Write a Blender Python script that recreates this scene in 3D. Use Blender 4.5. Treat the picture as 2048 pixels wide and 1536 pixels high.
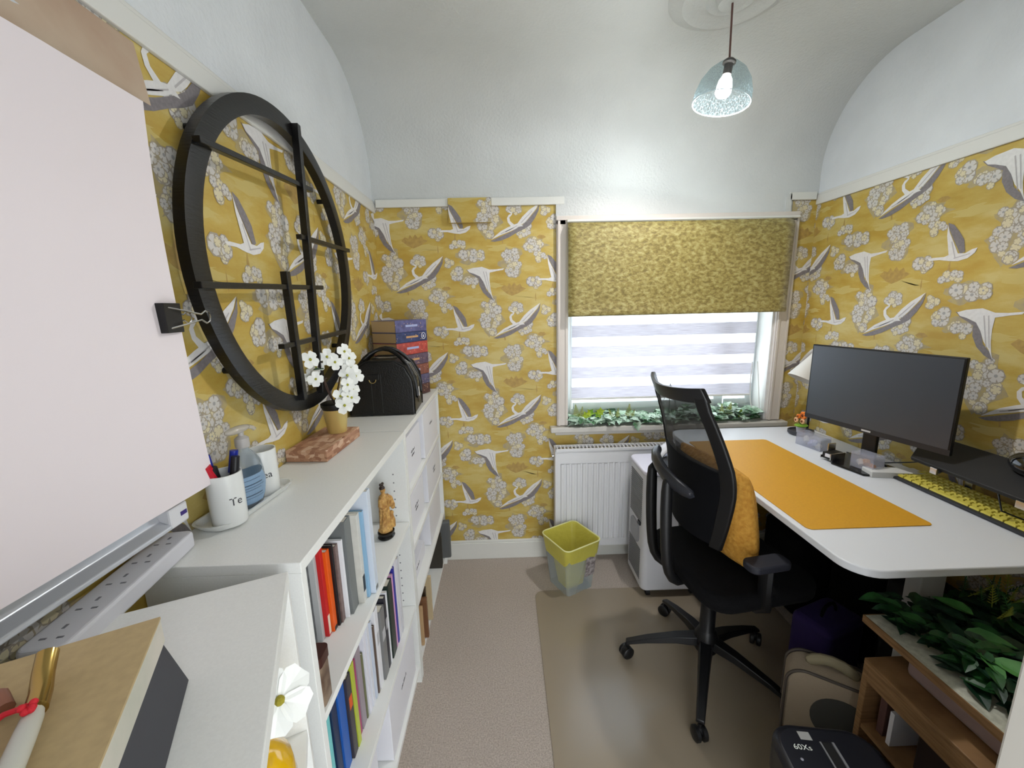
import bpy, bmesh, math, random
from mathutils import Vector, Matrix, noise
random.seed(7)
PI = math.pi
R = math.radians
S = bpy.context.scene
C = S.collection
for o in list(bpy.data.objects): bpy.data.objects.remove(o)

# ---------------------------------------------------------------- camera, light, exposure
XL, XR, YB, YF = -0.68, 1.735, 2.316, -0.30      # left, right, window wall, wall behind the camera
ZR, ZC = 2.094, 2.63                            # picture rail, ceiling
cam_d = bpy.data.cameras.new('camera'); cam = bpy.data.objects.new('camera', cam_d); C.objects.link(cam)
cam_d.sensor_width = 36; cam_d.lens = 36*808.54/2048; cam_d.clip_start = 0.02
def cam_matrix(yaw, pitch, roll, h):
    cy, sy = math.cos(yaw), math.sin(yaw)
    F = Vector((sy*math.cos(pitch), cy*math.cos(pitch), -math.sin(pitch)))
    r = Vector((cy, -sy, 0)); u = r.cross(F)
    r2 = math.cos(roll)*r+math.sin(roll)*u; u2 = -math.sin(roll)*r+math.cos(roll)*u
    M = Matrix((r2, u2, -F)).transposed().to_4x4(); M.translation = Vector((0, 0, h)); return M
cam.matrix_world = cam_matrix(.0184, .1902, -.0235, 1.56)
S.camera = cam
S.view_settings.view_transform = 'Standard'; S.view_settings.look = 'None'
S.view_settings.gamma = 1; S.view_settings.use_curve_mapping = False
S.view_settings.exposure = 1.38
w = bpy.data.worlds.new('world'); S.world = w; w.use_nodes = True
wb = w.node_tree.nodes['Background']; wb.inputs[0].default_value = (.93, .97, 1.0, 1); wb.inputs[1].default_value = 1.9
BULB = 680.0
pt = bpy.data.lights.new('window_daylight', 'AREA'); pt.shape = 'RECTANGLE'; pt.size = 1.2; pt.size_y = 1.2
pt.cycles.is_portal = True
po = bpy.data.objects.new('window_daylight', pt); C.objects.link(po); po.location = (.96, YB+.19, 1.44); po.rotation_euler = (-PI/2, 0, 0)

# ---------------------------------------------------------------- helpers
K_ = 1.067                                     # survey scale along the room
def U(y): return y/K_
def KP(pts): return [(p[0], p[1]*K_, p[2]) for p in pts]
def lin(c): return c/12.92 if c <= .04045 else ((c+.055)/1.055)**2.4
def rgb(r, g, b): return (lin(r/255), lin(g/255), lin(b/255), 1)
MATS = {}
def mat(name, col, rough=.5, metal=0, spec=.5, noise_amt=0, nscale=20, bump=0, bscale=60, alpha=1, trans=0, emit=None, col2=None, stretch=None, coat=0, ior=1.45):
    if name in MATS: return MATS[name]
    m = bpy.data.materials.new(name); m.use_nodes = True; nt = m.node_tree; N = nt.nodes; L = nt.links
    b = N['Principled BSDF']
    b.inputs['Base Color'].default_value = col; b.inputs['Roughness'].default_value = rough
    b.inputs['Metallic'].default_value = metal; b.inputs['Specular IOR Level'].default_value = spec
    b.inputs['Alpha'].default_value = alpha; b.inputs['Transmission Weight'].default_value = trans; b.inputs['IOR'].default_value = ior
    b.inputs['Coat Weight'].default_value = coat
    if emit: b.inputs['Emission Color'].default_value = emit[0]; b.inputs['Emission Strength'].default_value = emit[1]
    tc = N.new('ShaderNodeTexCoord'); mp = N.new('ShaderNodeMapping'); L.new(tc.outputs['Object'], mp.inputs[0])
    if stretch: mp.inputs['Scale'].default_value = stretch
    if noise_amt or col2:
        n = N.new('ShaderNodeTexNoise'); n.inputs['Scale'].default_value = nscale; n.inputs['Detail'].default_value = 5
        L.new(mp.outputs[0], n.inputs['Vector'])
        r = N.new('ShaderNodeValToRGB'); r.color_ramp.elements[0].position = .35; r.color_ramp.elements[1].position = .65
        c2 = col2 if col2 else tuple(min(1, x*(1+noise_amt)) for x in col[:3])+(1,)
        c1 = col if col2 else tuple(x*(1-noise_amt) for x in col[:3])+(1,)
        r.color_ramp.elements[0].color = c1; r.color_ramp.elements[1].color = c2
        L.new(n.outputs[0], r.inputs[0]); L.new(r.outputs[0], b.inputs['Base Color'])
    if bump:
        n = N.new('ShaderNodeTexNoise'); n.inputs['Scale'].default_value = bscale; n.inputs['Detail'].default_value = 4
        L.new(mp.outputs[0], n.inputs['Vector'])
        k = N.new('ShaderNodeBump'); k.inputs['Strength'].default_value = bump; k.inputs['Distance'].default_value = .01
        L.new(n.outputs[0], k.inputs['Height']); L.new(k.outputs[0], b.inputs['Normal'])
    MATS[name] = m; return m
def glass(name, tint=(1, 1, 1, 1), a=.85, rough=.05, bump=0, bscale=60, diff=None, mtl=0):
    """thin glass / clear plastic: see-through sheet with a glossy surface"""
    if name in MATS: return MATS[name]
    m = bpy.data.materials.new(name); m.use_nodes = True; nt = m.node_tree; N = nt.nodes; L = nt.links
    b = N['Principled BSDF']; b.inputs['Base Color'].default_value = diff or tint; b.inputs['Roughness'].default_value = rough; b.inputs['Metallic'].default_value = mtl
    t = N.new('ShaderNodeBsdfTransparent'); t.inputs[0].default_value = tint
    mx = N.new('ShaderNodeMixShader'); mx.inputs[0].default_value = a
    L.new(b.outputs[0], mx.inputs[1]); L.new(t.outputs[0], mx.inputs[2]); L.new(mx.outputs[0], N['Material Output'].inputs[0])
    if bump:
        n = N.new('ShaderNodeTexNoise'); n.inputs['Scale'].default_value = bscale
        tc = N.new('ShaderNodeTexCoord'); L.new(tc.outputs['Object'], n.inputs['Vector'])
        k = N.new('ShaderNodeBump'); k.inputs['Strength'].default_value = bump; k.inputs['Distance'].default_value = .01
        L.new(n.outputs[0], k.inputs['Height']); L.new(k.outputs[0], b.inputs['Normal'])
    MATS[name] = m; return m
class MB:
    def __init__(s): s.v = []; s.f = []; s.mi = []; s.mats = []
    def _m(s, m):
        if m is None: return 0
        if m not in s.mats: s.mats.append(m)
        return s.mats.index(m)
    def add(s, vs, fs, m=None, M=None):
        k = len(s.v); i = s._m(m)
        s.v += [tuple(M @ Vector(v)) if M else tuple(v) for v in vs]
        s.f += [tuple(a+k for a in f) for f in fs]; s.mi += [i]*len(fs); return s
    def box(s, x0, x1, y0, y1, z0, z1, m=None, M=None):
        vs = [(x, y, z) for z in (z0, z1) for y in (y0, y1) for x in (x0, x1)]
        return s.add(vs, [(0, 2, 3, 1), (4, 5, 7, 6), (0, 1, 5, 4), (2, 6, 7, 3), (0, 4, 6, 2), (1, 3, 7, 5)], m, M)
    def prism(s, poly, h0, h1, m=None, M=None):
        n = len(poly); vs = [(x, y, h0) for x, y in poly]+[(x, y, h1) for x, y in poly]
        return s.add(vs, [tuple(reversed(range(n))), tuple(range(n, 2*n))]+[(i, (i+1) % n, n+(i+1) % n, n+i) for i in range(n)], m, M)
    def lathe(s, prof, n=32, m=None, M=None, cap=True):
        vs = []; fs = []
        for r, z in prof:
            for i in range(n): a = 2*PI*i/n; vs.append((r*math.cos(a), r*math.sin(a), z))
        for j in range(len(prof)-1):
            for i in range(n): fs.append((j*n+i, j*n+(i+1) % n, (j+1)*n+(i+1) % n, (j+1)*n+i))
        if cap:
            if prof[0][0] > 1e-5: fs.append(tuple(reversed(range(n))))
            if prof[-1][0] > 1e-5: fs.append(tuple(range((len(prof)-1)*n, len(prof)*n)))
        return s.add(vs, fs, m, M)
    def cyl(s, p, q, r, n=16, m=None, r2=None):
        p = Vector(p); q = Vector(q); d = q-p; Q = d.to_track_quat('Z', 'Y').to_matrix().to_4x4(); Q.translation = p
        return s.lathe([(r, 0), (r if r2 is None else r2, d.length)], n, m, Q)
    def tube(s, pts, r, n=10, m=None, closed=False, flat=1.0):
        P = [Vector(p) for p in pts]; vs = []; fs = []; up = Vector((0, 0, 1)); k = len(P); prev = None
        for i, p in enumerate(P):
            a = P[(i-1) % k] if (closed or i > 0) else p; b = P[(i+1) % k] if (closed or i < k-1) else p
            d = (b-a).normalized()
            if prev is None:
                x = d.cross(up if abs(d.z) < .95 else Vector((1, 0, 0))).normalized()
            else: x = (prev-d*prev.dot(d)).normalized()
            prev = x; y = d.cross(x); rr = r[i] if isinstance(r, (list, tuple)) else r
            for j in range(n):
                t = 2*PI*j/n; vs.append(tuple(p+x*math.cos(t)*rr+y*math.sin(t)*rr*flat))
        for i in range(k if closed else k-1):
            for j in range(n):
                fs.append((i*n+j, i*n+(j+1) % n, ((i+1) % k)*n+(j+1) % n, ((i+1) % k)*n+j))
        if not closed: fs += [tuple(reversed(range(n))), tuple(range((k-1)*n, k*n))]
        return s.add(vs, fs, m)
    def ball(s, c, r, n=16, m=None, M=None, k=10):
        rx, ry, rz = (r, r, r) if not isinstance(r, (tuple, list)) else r
        T = Matrix.Translation(c) @ Matrix.Diagonal((rx, ry, rz, 1)); T = (M @ T) if M else T
        return s.lathe([(max(1e-6, math.sin(PI*i/k)), -math.cos(PI*i/k)) for i in range(k+1)], n, m, T, cap=False)
    def build(s, name, m=None, parent=None, smooth=False, bevel=0, loc=None, rot=None, segs=2, remesh=0, sub=0, ang=40):
        me = bpy.data.meshes.new(name); me.from_pydata(s.v, [], s.f); o = bpy.data.objects.new(name, me)
        C.objects.link(o)
        ms = ([m] if m else [])
        if s.mats and not m: ms = s.mats
        elif s.mats and m: ms = s.mats
        for x in ms: me.materials.append(x)
        if s.mats:
            for p, i in zip(me.polygons, s.mi): p.material_index = i
        b = bmesh.new(); b.from_mesh(me); 
        if not getattr(s, 'open', False): bmesh.ops.recalc_face_normals(b, faces=b.faces)
        b.to_mesh(me); b.free()
        if smooth:
            for p in me.polygons: p.use_smooth = True
        if parent: o.parent = parent
        if loc: o.location = loc if parent else (loc[0], loc[1]*K_, loc[2])
        if rot: o.rotation_euler = rot
        if remesh: q = o.modifiers.new('r', 'REMESH'); q.mode = 'VOXEL'; q.voxel_size = remesh; q.use_smooth_shade = True
        if bevel:
            q = o.modifiers.new('b', 'BEVEL'); q.width = bevel; q.segments = segs; q.limit_method = 'ANGLE'; q.angle_limit = R(40)
        if sub: q = o.modifiers.new('s', 'SUBSURF'); q.levels = sub; q.render_levels = sub
        if smooth and (not remesh) and ang < 180:
            try:
                me.set_sharp_from_angle(angle=R(ang))
            except Exception: pass
        return o
def thing(name, label, cat, loc=(0, 0, 0), rz=0, group=None):
    o = bpy.data.objects.new(name, None); C.objects.link(o); o.location = (loc[0], loc[1]*K_, loc[2]); o.rotation_euler = (0, 0, rz)
    o.empty_display_size = .05; o['label'] = label; o['category'] = cat
    if group: o['group'] = group
    return o
def tag(o, label, cat, group=None):
    o['label'] = label; o['category'] = cat
    if group: o['group'] = group
    return o
def struct(o): o['kind'] = 'structure'; return o
def copy_tree(o, parent=None):
    c = o.copy(); C.objects.link(c); c.parent = parent
    for ch in list(o.children): copy_tree(ch, c)
    return c
def rrect(x0, x1, y0, y1, r, n=6):
    p = []
    for cx, cy, a0 in ((x1-r, y1-r, 0), (x0+r, y1-r, 90), (x0+r, y0+r, 180), (x1-r, y0+r, 270)):
        for i in range(n+1):
            a = R(a0+90*i/n); p.append((cx+r*math.cos(a), cy+r*math.sin(a)))
    return p
def text_geo(s, size):
    cu = bpy.data.curves.new('t', 'FONT'); cu.body = s; cu.size = size; cu.resolution_u = 3
    o = bpy.data.objects.new('t', cu); C.objects.link(o); dg = bpy.context.evaluated_depsgraph_get()
    me = bpy.data.meshes.new_from_object(o.evaluated_get(dg)); vs = [tuple(v.co) for v in me.vertices]; fs = [tuple(p.vertices) for p in me.polygons]
    bpy.data.objects.remove(o); bpy.data.curves.remove(cu); bpy.data.meshes.remove(me); return vs, fs
def bez(p0, p1, p2, n=10):
    a, b, c = Vector(p0), Vector(p1), Vector(p2)
    return [tuple(a*(1-t)**2+b*2*t*(1-t)+c*t*t) for t in [i/n for i in range(n+1)]]

# ---------------------------------------------------------------- materials
white_paint = mat('white_gloss_paint', rgb(222, 222, 216), .35, bump=.08, bscale=40)
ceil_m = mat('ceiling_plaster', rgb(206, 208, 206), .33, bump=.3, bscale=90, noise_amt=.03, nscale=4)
plaster = mat('white_plaster', rgb(222, 225, 228), .38, bump=.25, bscale=70, noise_amt=.03, nscale=6)
lam = mat('white_laminate', rgb(230, 231, 228), .4, noise_amt=.02, nscale=300)
lam_edge = mat('white_laminate_edge', rgb(235, 236, 233), .45)
black_w = mat('black_painted_wood', rgb(13, 12, 13), .3, bump=.1, bscale=30, stretch=(1, 1, 8))
black_p = mat('black_plastic', rgb(13, 13, 15), .45)
black_m = mat('black_metal', rgb(15, 15, 17), .35, metal=.3)
black_f = mat('black_fabric', rgb(9, 9, 11), .95, spec=.2, bump=.4, bscale=500)
chrome = mat('chrome', rgb(210, 210, 212), .2, metal=1)
gold = mat('gold', rgb(190, 165, 95), .28, metal=1)
paper = mat('white_paper', rgb(232, 223, 226), .75, bump=.12, bscale=5)
box_w = mat('white_card', rgb(228, 228, 234), .6)
ink = mat('ink', rgb(60, 60, 66), .7)
wood = mat('light_wood', rgb(150, 114, 76), .55, col2=rgb(122, 90, 56), nscale=12, stretch=(1, 1, 10))

# ---------------------------------------------------------------- wallpaper with cranes and blossom
def wallpaper_base():
    m = bpy.data.materials.new('wallpaper_ochre'); m.use_nodes = True; N = m.node_tree.nodes; L = m.node_tree.links; b = N['Principled BSDF']
    tc = N.new('ShaderNodeTexCoord'); mp = N.new('ShaderNodeMapping'); mp.inputs['Scale'].default_value = (1, 1, 2.6); L.new(tc.outputs['Object'], mp.inputs[0])
    n = N.new('ShaderNodeTexNoise'); n.inputs['Scale'].default_value = 5; n.inputs['Detail'].default_value = 7; n.inputs['Roughness'].default_value = .6; L.new(mp.outputs[0], n.inputs['Vector'])
    r = N.new('ShaderNodeValToRGB'); e = r.color_ramp.elements
    e[0].position = .36; e[0].color = rgb(184, 152, 62); e[1].position = .66; e[1].color = rgb(204, 186, 118)
    k = e.new(.5); k.color = rgb(193, 166, 80)
    L.new(n.outputs[0], r.inputs[0]); L.new(r.outputs[0], b.inputs['Base Color']); b.inputs['Roughness'].default_value = .55
    n2 = N.new('ShaderNodeTexNoise'); n2.inputs['Scale'].default_value = 300; L.new(tc.outputs['Object'], n2.inputs['Vector'])
    bp = N.new('ShaderNodeBump'); bp.inputs['Strength'].default_value = .1; bp.inputs['Distance'].default_value = .002; L.new(n2.outputs[0], bp.inputs['Height']); L.new(bp.outputs[0], b.inputs['Normal'])
    return m
WP = wallpaper_base()
P_white = mat('print_white', rgb(224, 222, 220), .6, noise_amt=.04, nscale=90)
P_grey = mat('print_grey', rgb(128, 122, 124), .6, noise_amt=.1, nscale=120)
P_line = mat('print_feather_line', rgb(186, 182, 182), .6)
P_cream = mat('print_petal', rgb(216, 206, 172), .6)
P_pale = mat('print_pale_petal', rgb(206, 202, 196), .6)
P_blue = mat('print_flower_centre', rgb(162, 160, 158), .6)
P_shade = mat('print_petal_shadow', rgb(172, 160, 132), .6, col2=rgb(156, 148, 140), nscale=30)
P_haze = mat('print_haze', rgb(184, 166, 112), .6, col2=rgb(168, 154, 124), nscale=45)
P_haze2 = mat('print_pale_cloud', rgb(200, 180, 108), .6)
P_brown = mat('print_brown', rgb(168, 138, 78), .6, col2=rgb(184, 154, 84), nscale=60)
K = .00095
def zp(pts, c=(985, 760)): return [((x-c[0])*K, -(y-c[1])*K) for x, y in pts]
CR = [
 ('g', zp([(843,868),(868,872),(905,866),(950,850),(990,828),(1040,805),(1072,786),(1100,750),(1122,710),(1129,668),(1112,700),(1080,735),(1050,768),(1018,790),(960,820),(900,845)])),
 ('w', zp([(850,860),(872,840),(905,815),(945,795),(962,788),(946,768),(942,745),(952,728),(966,722),(952,714),(958,708),(972,716),(972,726),(956,742),(960,762),(982,780),(1000,776),(1030,738),(1068,704),(1126,667),(1108,698),(1082,728),(1062,752),(1040,772),(1022,780),(1034,790),(1008,792),(985,806),(950,820),(905,836)])),
 ('g', zp([(697,467),(716,488),(745,505),(768,520),(772,560),(792,600),(822,630),(856,648),(838,615),(812,588),(800,548),(776,500),(740,480)])),
 ('w', zp([(704,470),(735,460),(790,454),(832,470),(872,470),(918,465),(912,474),(872,480),(834,488),(832,530),(836,580),(843,615),(852,645),(834,608),(812,578),(796,540),(776,508),(742,492),(716,484)])),
 ('g', zp([(612,670),(636,682),(660,712),(682,745),(692,792),(676,800),(660,770),(640,735),(622,700)])),
 ('w', zp([(612,676),(624,710),(640,740),(656,772),(668,796),(694,798),(716,786),(734,782),(728,800),(706,818),(672,826),(638,822),(600,814),(562,814),(552,806),(574,803),(618,804),(634,798),(626,766),(616,722)])),
]
LN = [zp([(905,826),(985,795),(984,798),(906,830)]), zp([(1020,770),(1085,708),(1086,712),(1022,774)]), zp([(930,818),(1000,785),(1001,788),(932,822)]),
      zp([(800,480),(826,600),(823,600),(796,482)]), zp([(815,480),(836,600),(833,600),(811,482)]), zp([(640,745),(662,812),(658,812),(636,748)]), zp([(655,812),(712,800),(712,803),(656,816)])]
rng = random.Random(3)
FL = []; HZ = []
def cluster(cx, cy, rx, ry, n, s=16):
    ox, oy = (cx-985)*K, -(cy-760)*K
    for _ in range(n):
        while True:
            a, b = rng.uniform(-1, 1), rng.uniform(-1, 1)
            if a*a+b*b < 1: break
        FL.append((ox+a*rx*K, oy+b*ry*K, rng.uniform(.7, 1.25)*s*K, rng.random()*6.28, rng.random()))
def haze(cx, cy, rx, ry, k):
    HZ.append((k, [((cx-985+rx*math.cos(t)*(1+.35*math.sin(5*t+cx)+.2*math.sin(9*t)))*K, -(cy-760+ry*math.sin(t)*(1+.25*math.cos(4*t+cy)))*K) for t in [2*PI*i/28 for i in range(28)]]))
for a in ((830,740,52,100,40),(960,430,50,80,34),(650,330,40,26,10),(725,385,48,24,16),(600,425,22,26,8),(640,490,30,32,12),(720,540,38,28,14),(1035,262,42,36,13),(1095,340,44,50,18),(1135,408,24,22,7),(1085,548,34,30,11),(985,700,34,28,9),(780,385,22,18,5)): cluster(*a)
haze(830,740,62,105,'h'); haze(960,430,58,86,'h'); haze(1100,335,60,42,'h'); haze(720,395,70,40,'h'); haze(690,520,55,30,'h'); haze(1020,620,90,20,'c'); haze(700,640,80,18,'c'); haze(860,560,50,14,'c'); haze(900,350,70,18,'c'); haze(1060,470,40,12,'c')
BR = [('b', zp([(895,580),(915,560),(935,568),(945,548),(960,566),(975,545),(990,566),(1010,552),(1020,572),(1045,582),(1015,600),(990,612),(960,622),(930,608)])), ('b', zp([(640,280),(644,262),(648,300),(640,330),(636,300)])), ('b', zp([(912,330),(908,310),(914,300),(918,325)])), ('b', zp([(1100,600),(1104,640),(1100,660),(1097,630)])),
      ('b', zp([(1110,850),(1125,838),(1150,840),(1165,852),(1140,862),(1120,858)])), ('h', zp([(730,360),(800,365),(805,400),(770,412),(735,398)]))]
def clip(poly, u0, u1, v0, v1):
    for ax, val, sg in ((0, u0, 1), (0, u1, -1), (1, v0, 1), (1, v1, -1)):
        out = []
        for i in range(len(poly)):
            a, b = poly[i-1], poly[i]; ia = (a[ax]-val)*sg >= 0; ib = (b[ax]-val)*sg >= 0
            if ia != ib:
                t = (val-a[ax])/(b[ax]-a[ax]); out.append((a[0]+(b[0]-a[0])*t, a[1]+(b[1]-a[1])*t))
            if ib: out.append(b)
        poly = out
        if len(poly) < 3: return None
    return poly
def wallpaper(mb, mapf, regions, au, av, su=.52, sv=.535):
    """print the repeat into the wall's own mesh; mapf(u,v,d) -> world, d = lift off the wall"""
    def put(poly, m, d):
        for rg in regions:
            us = [p[0] for p in poly]; vs = [p[1] for p in poly]
            if max(us) < rg[0] or min(us) > rg[1] or max(vs) < rg[2] or min(vs) > rg[3]: continue
            q = clip(poly, *rg)
            if q: mb.add([mapf(u, v, d) for u, v in q], [tuple(range(len(q)))], m)
    U0 = min(r[0] for r in regions); U1 = max(r[1] for r in regions); V0 = min(r[2] for r in regions); V1 = max(r[3] for r in regions)
    cm = {'g': P_grey, 'w': P_white, 'b': P_brown, 'h': P_haze, 'c': P_haze2}
    for i in range(-8, 9):
        cu = au+i*su
        if cu < U0-.5 or cu > U1+.5: continue
        for j in range(-6, 7):
            cv = av+j*sv-(sv/2 if i % 2 else 0)
            if cv < V0-.5 or cv > V1+.6: continue
            for k, pl in HZ: put([(cu+a, cv+b) for a, b in pl], cm[k], .0003 if k == 'c' else .0004)
            for k, pl in BR: put([(cu+a, cv+b) for a, b in pl], cm[k], .0005)
            for fi, (a, b, r, t, q) in enumerate(FL):
                u, v = cu+a, cv+b; d0 = .0006+.000002*fi; r *= .86+.5*(q > .8)
                put([(u+r*1.16*math.cos(t+PI*s/4), v+r*1.16*math.sin(t+PI*s/4)) for s in range(8)], P_shade, d0)
                put([(u+r*(1, .93, .46, .93)[s % 4]*math.cos(t+PI*(s+.5*(s % 4 == 1)-.5*(s % 4 == 3))/10), v+r*(1, .93, .46, .93)[s % 4]*math.sin(t+PI*(s+.5*(s % 4 == 1)-.5*(s % 4 == 3))/10)) for s in range(20)], P_cream if q < .35 else P_pale, d0+.000001)
                if q > .3: put([(u+r*.26*math.cos(t+PI*s/3), v+r*.26*math.sin(t+PI*s/3)) for s in range(6)], P_blue, d0+.0000015)
            for n, (k, pl) in enumerate(CR): put([(cu+a, cv+b) for a, b in pl], cm[k], .0011+.0001*n)
            for pl in LN: put([(cu+a, cv+b) for a, b in pl], P_line, .0019)

# ---------------------------------------------------------------- room shell
T = .12
WX0, WX1, WZ0, WZ1 = .366, 1.548, .855, 2.02     # window opening
b = MB(); b.box(XL-T, XL, YF, YB+T, 0, 3.0, plaster)
b.box(XL, XL+.002, YF, YB, .12, ZR-.03, WP)
wallpaper(b, lambda u, v, d: (XL+.002+d, u, v), [(YF, YB, .12, ZR-.03)], 1.465, 1.776, .531, .527)
struct(b.build('wall_left'))
b = MB(); b.box(XR, XR+T, YF, YB+T, 0, 3.0, plaster)
b.box(XR-.002, XR, YF, YB, .12, ZR-.03, WP)
wallpaper(b, lambda u, v, d: (XR-.002-d, -u, v), [(-YB, -YF, .12, ZR-.03)], -1.79, 1.487, .531, .529)
struct(b.build('wall_right'))
b = MB()
b.box(XL, WX0, YB, YB+.2, 0, 2.3, ceil_m); b.box(WX1, XR, YB, YB+.2, 0, 2.3, ceil_m); b.box(WX0, WX1, YB, YB+.2, 0, WZ0-.03, ceil_m); b.box(WX0, WX1, YB, YB+.2, WZ1, 2.3, ceil_m)  # ceiling tone on this wall, darker than white plaster to offset lamp glare
b.box(XL, WX0-.03, YB-.002, YB, .12, ZR, WP); b.box(WX1+.05, XR, YB-.002, YB, .12, ZR, WP); b.box(WX0-.03, WX1+.05, YB-.002, YB, .12, WZ0-.03, WP)
b.box(-.275, -.048, YB-.028, YB, ZR-.09, 2.128, WP)
rg = [(XL, WX0-.03, .12, ZR), (WX1+.05, XR, .12, ZR), (WX0-.03, WX1+.05, .12, WZ0-.03)]
def bm_(u, v, d):
    return (u, YB-.002-d, v)
wallpaper(b, bm_, rg, .077, 1.486, .531, .527)
wallpaper(b, lambda u, v, d: (u, YB-.028-d, v), [(-.275, -.048, ZR-.09, 2.128)], .077, 1.486, .531, .527)
struct(b.build('wall_window'))
b = MB(); b.box(XL, .12, YF-T, YF, 0, 3.0, plaster); b.box(1.0, XR, YF-T, YF, 0, 3.0, plaster); b.box(.12, 1.0, YF-T, YF, 2.02, 3.0, plaster); struct(b.build('wall_front'))
# coved ceiling: flat, then curving down to the window wall
prof = [(YF, ZC)]+[(YB-.425+.425*math.sin(R(a)), 2.22+.41*math.cos(R(a))) for a in range(0, 91, 5)]
n = len(prof); b = MB()
vs = [(XL, y, z) for y, z in prof]+[(XR, y, z) for y, z in prof]+[(XL, y+.001, z+.15) for y, z in prof]+[(XR, y+.001, z+.15) for y, z in prof]
fs = [(i, i+1, n+i+1, n+i) for i in range(n-1)]+[(2*n+i, 3*n+i, 3*n+i+1, 2*n+i+1) for i in range(n-1)]
b.add(vs, fs, plaster); o = b.build('ceiling', smooth=True, ang=180); struct(o)
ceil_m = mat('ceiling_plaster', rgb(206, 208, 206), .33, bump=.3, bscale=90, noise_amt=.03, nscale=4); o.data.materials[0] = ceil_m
b = MB(); b.box(XL, XR, YF, YB+.2, 2.80, 2.9, plaster); struct(b.build('ceiling_void'))
carpet = mat('beige_carpet', rgb(186, 172, 160), .95, col2=rgb(216, 203, 192), nscale=180, bump=.9, bscale=300)
b = MB(); b.box(XL, XR, YF, YB+.2, -.1, 0, carpet); struct(b.build('floor'))
# baseboards and picture rails
b = MB(); b.box(XL, XR, YB-.018, YB-.002, 0, .11); b.box(XL, XR, YB-.012, YB-.002, .11, .125); struct(b.build('baseboard_window', white_paint, bevel=.003))
b = MB(); b.box(XL+.002, XL+.018, YF, YB-.018, 0, .125); struct(b.build('baseboard_left', white_paint, bevel=.003))
b = MB(); b.box(XR-.018, XR-.002, YF, YB-.018, 0, .125); struct(b.build('baseboard_right', white_paint, bevel=.003))
rail_m = mat('rail_paint', rgb(222, 221, 216), .38)
for i, (x0, x1) in enumerate(((XL, XL+.012), (XR-.012, XR))):
    b = MB(); b.box(x0, x1, YF, YB, ZR-.03, ZR+.018); b.box(x0-.0 if i else x0, x1 if i else x1-.005, YF, YB, ZR+.018, ZR+.03) if i == 0 else b.box(x0+.005, x1, YF, YB, ZR+.018, ZR+.03)
    struct(b.build('trim_%d' % (i+1), rail_m, bevel=.003))
b = MB(); b.box(XL+.02, -.276, YB-.018, YB-.003, ZR-.005, ZR+.035); b.box(-.047, .345, YB-.018, YB-.003, ZR-.005, ZR+.035)
b.box(WX1+.02, XR-.02, YB-.018, YB-.003, ZR-.005, ZR+.035); struct(b.build('trim_3', white_paint, bevel=.003))
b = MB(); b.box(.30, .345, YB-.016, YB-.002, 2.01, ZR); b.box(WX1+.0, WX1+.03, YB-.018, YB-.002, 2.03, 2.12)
b.box(.345, WX1+.03, YB-.008, YB-.0, 2.025, 2.13); struct(b.build('trim_4', ceil_m))  # ceiling tone here too, counters lamp glare above the window

# ---------------------------------------------------------------- window
win_m = mat('window_paint', rgb(228, 228, 226), .35)
arch = mat('architrave_paint', rgb(214, 206, 198), .4)
b = MB()
for x0, x1 in ((.302, .366), (1.555, 1.632)):
    b.box(x0, x1, YB-.022, YB-.002, .86, 2.01); b.box(x0+.006, x0+.02, YB-.030, YB-.022, .86, 2.005); b.box(x1-.016, x1-.004, YB-.026, YB-.022, .86, 2.005)
b.box(.302, 1.632, YB-.022, YB-.002, 1.985, 2.03)
wf = struct(b.build('window_1', arch, bevel=.002))
b = MB(); b.box(WX0-.02, WX0+.004, YB-.004, YB+.119, WZ0+.001, WZ1-.011); b.box(WX1-.004, WX1+.02, YB-.004, YB+.119, WZ0+.001, WZ1-.011); b.box(WX0+.001, WX1-.001, YB-.004, YB+.119, WZ1-.01, WZ1+.01)
b.build('reveal', win_m, wf)
b = MB(); b.box(.262, 1.665, YB-.055, YB+.2, .823, .855); b.box(.29, 1.64, YB-.035, YB-.002, .803, .823); b.build('window_sill', mat('sill_paint', rgb(206, 203, 196), .35), wf, bevel=.006)
pvc = mat('white_pvc', rgb(225, 232, 232), .3)
b = MB(); y0, y1 = YB+.12, YB+.18
b.box(WX0, WX1, y0, y1, .855, .925); b.box(WX0, WX1, y0, y1, 1.95, 2.01); b.box(WX0, WX0+.05, y0, y1, .925, 1.95); b.box(WX1-.05, WX1, y0, y1, .925, 1.95); b.box(1.30, 1.36, y0, y1, .925, 1.95)
b.box(WX0+.05, 1.30, y0-.012, y0, .925, .965); b.box(1.36, WX1-.05, y0-.012, y0, .925, .965)
b.build('window_frame', pvc, wf, bevel=.004)
b = MB(); b.box(WX0+.05, 1.30, YB+.148, YB+.152, .925, 1.95); b.box(1.36, WX1-.05, YB+.148, YB+.152, .925, 1.95)
b.build('pane', glass('window_glass', (.97, 1, 1, 1), .93, .02), wf)

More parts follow.
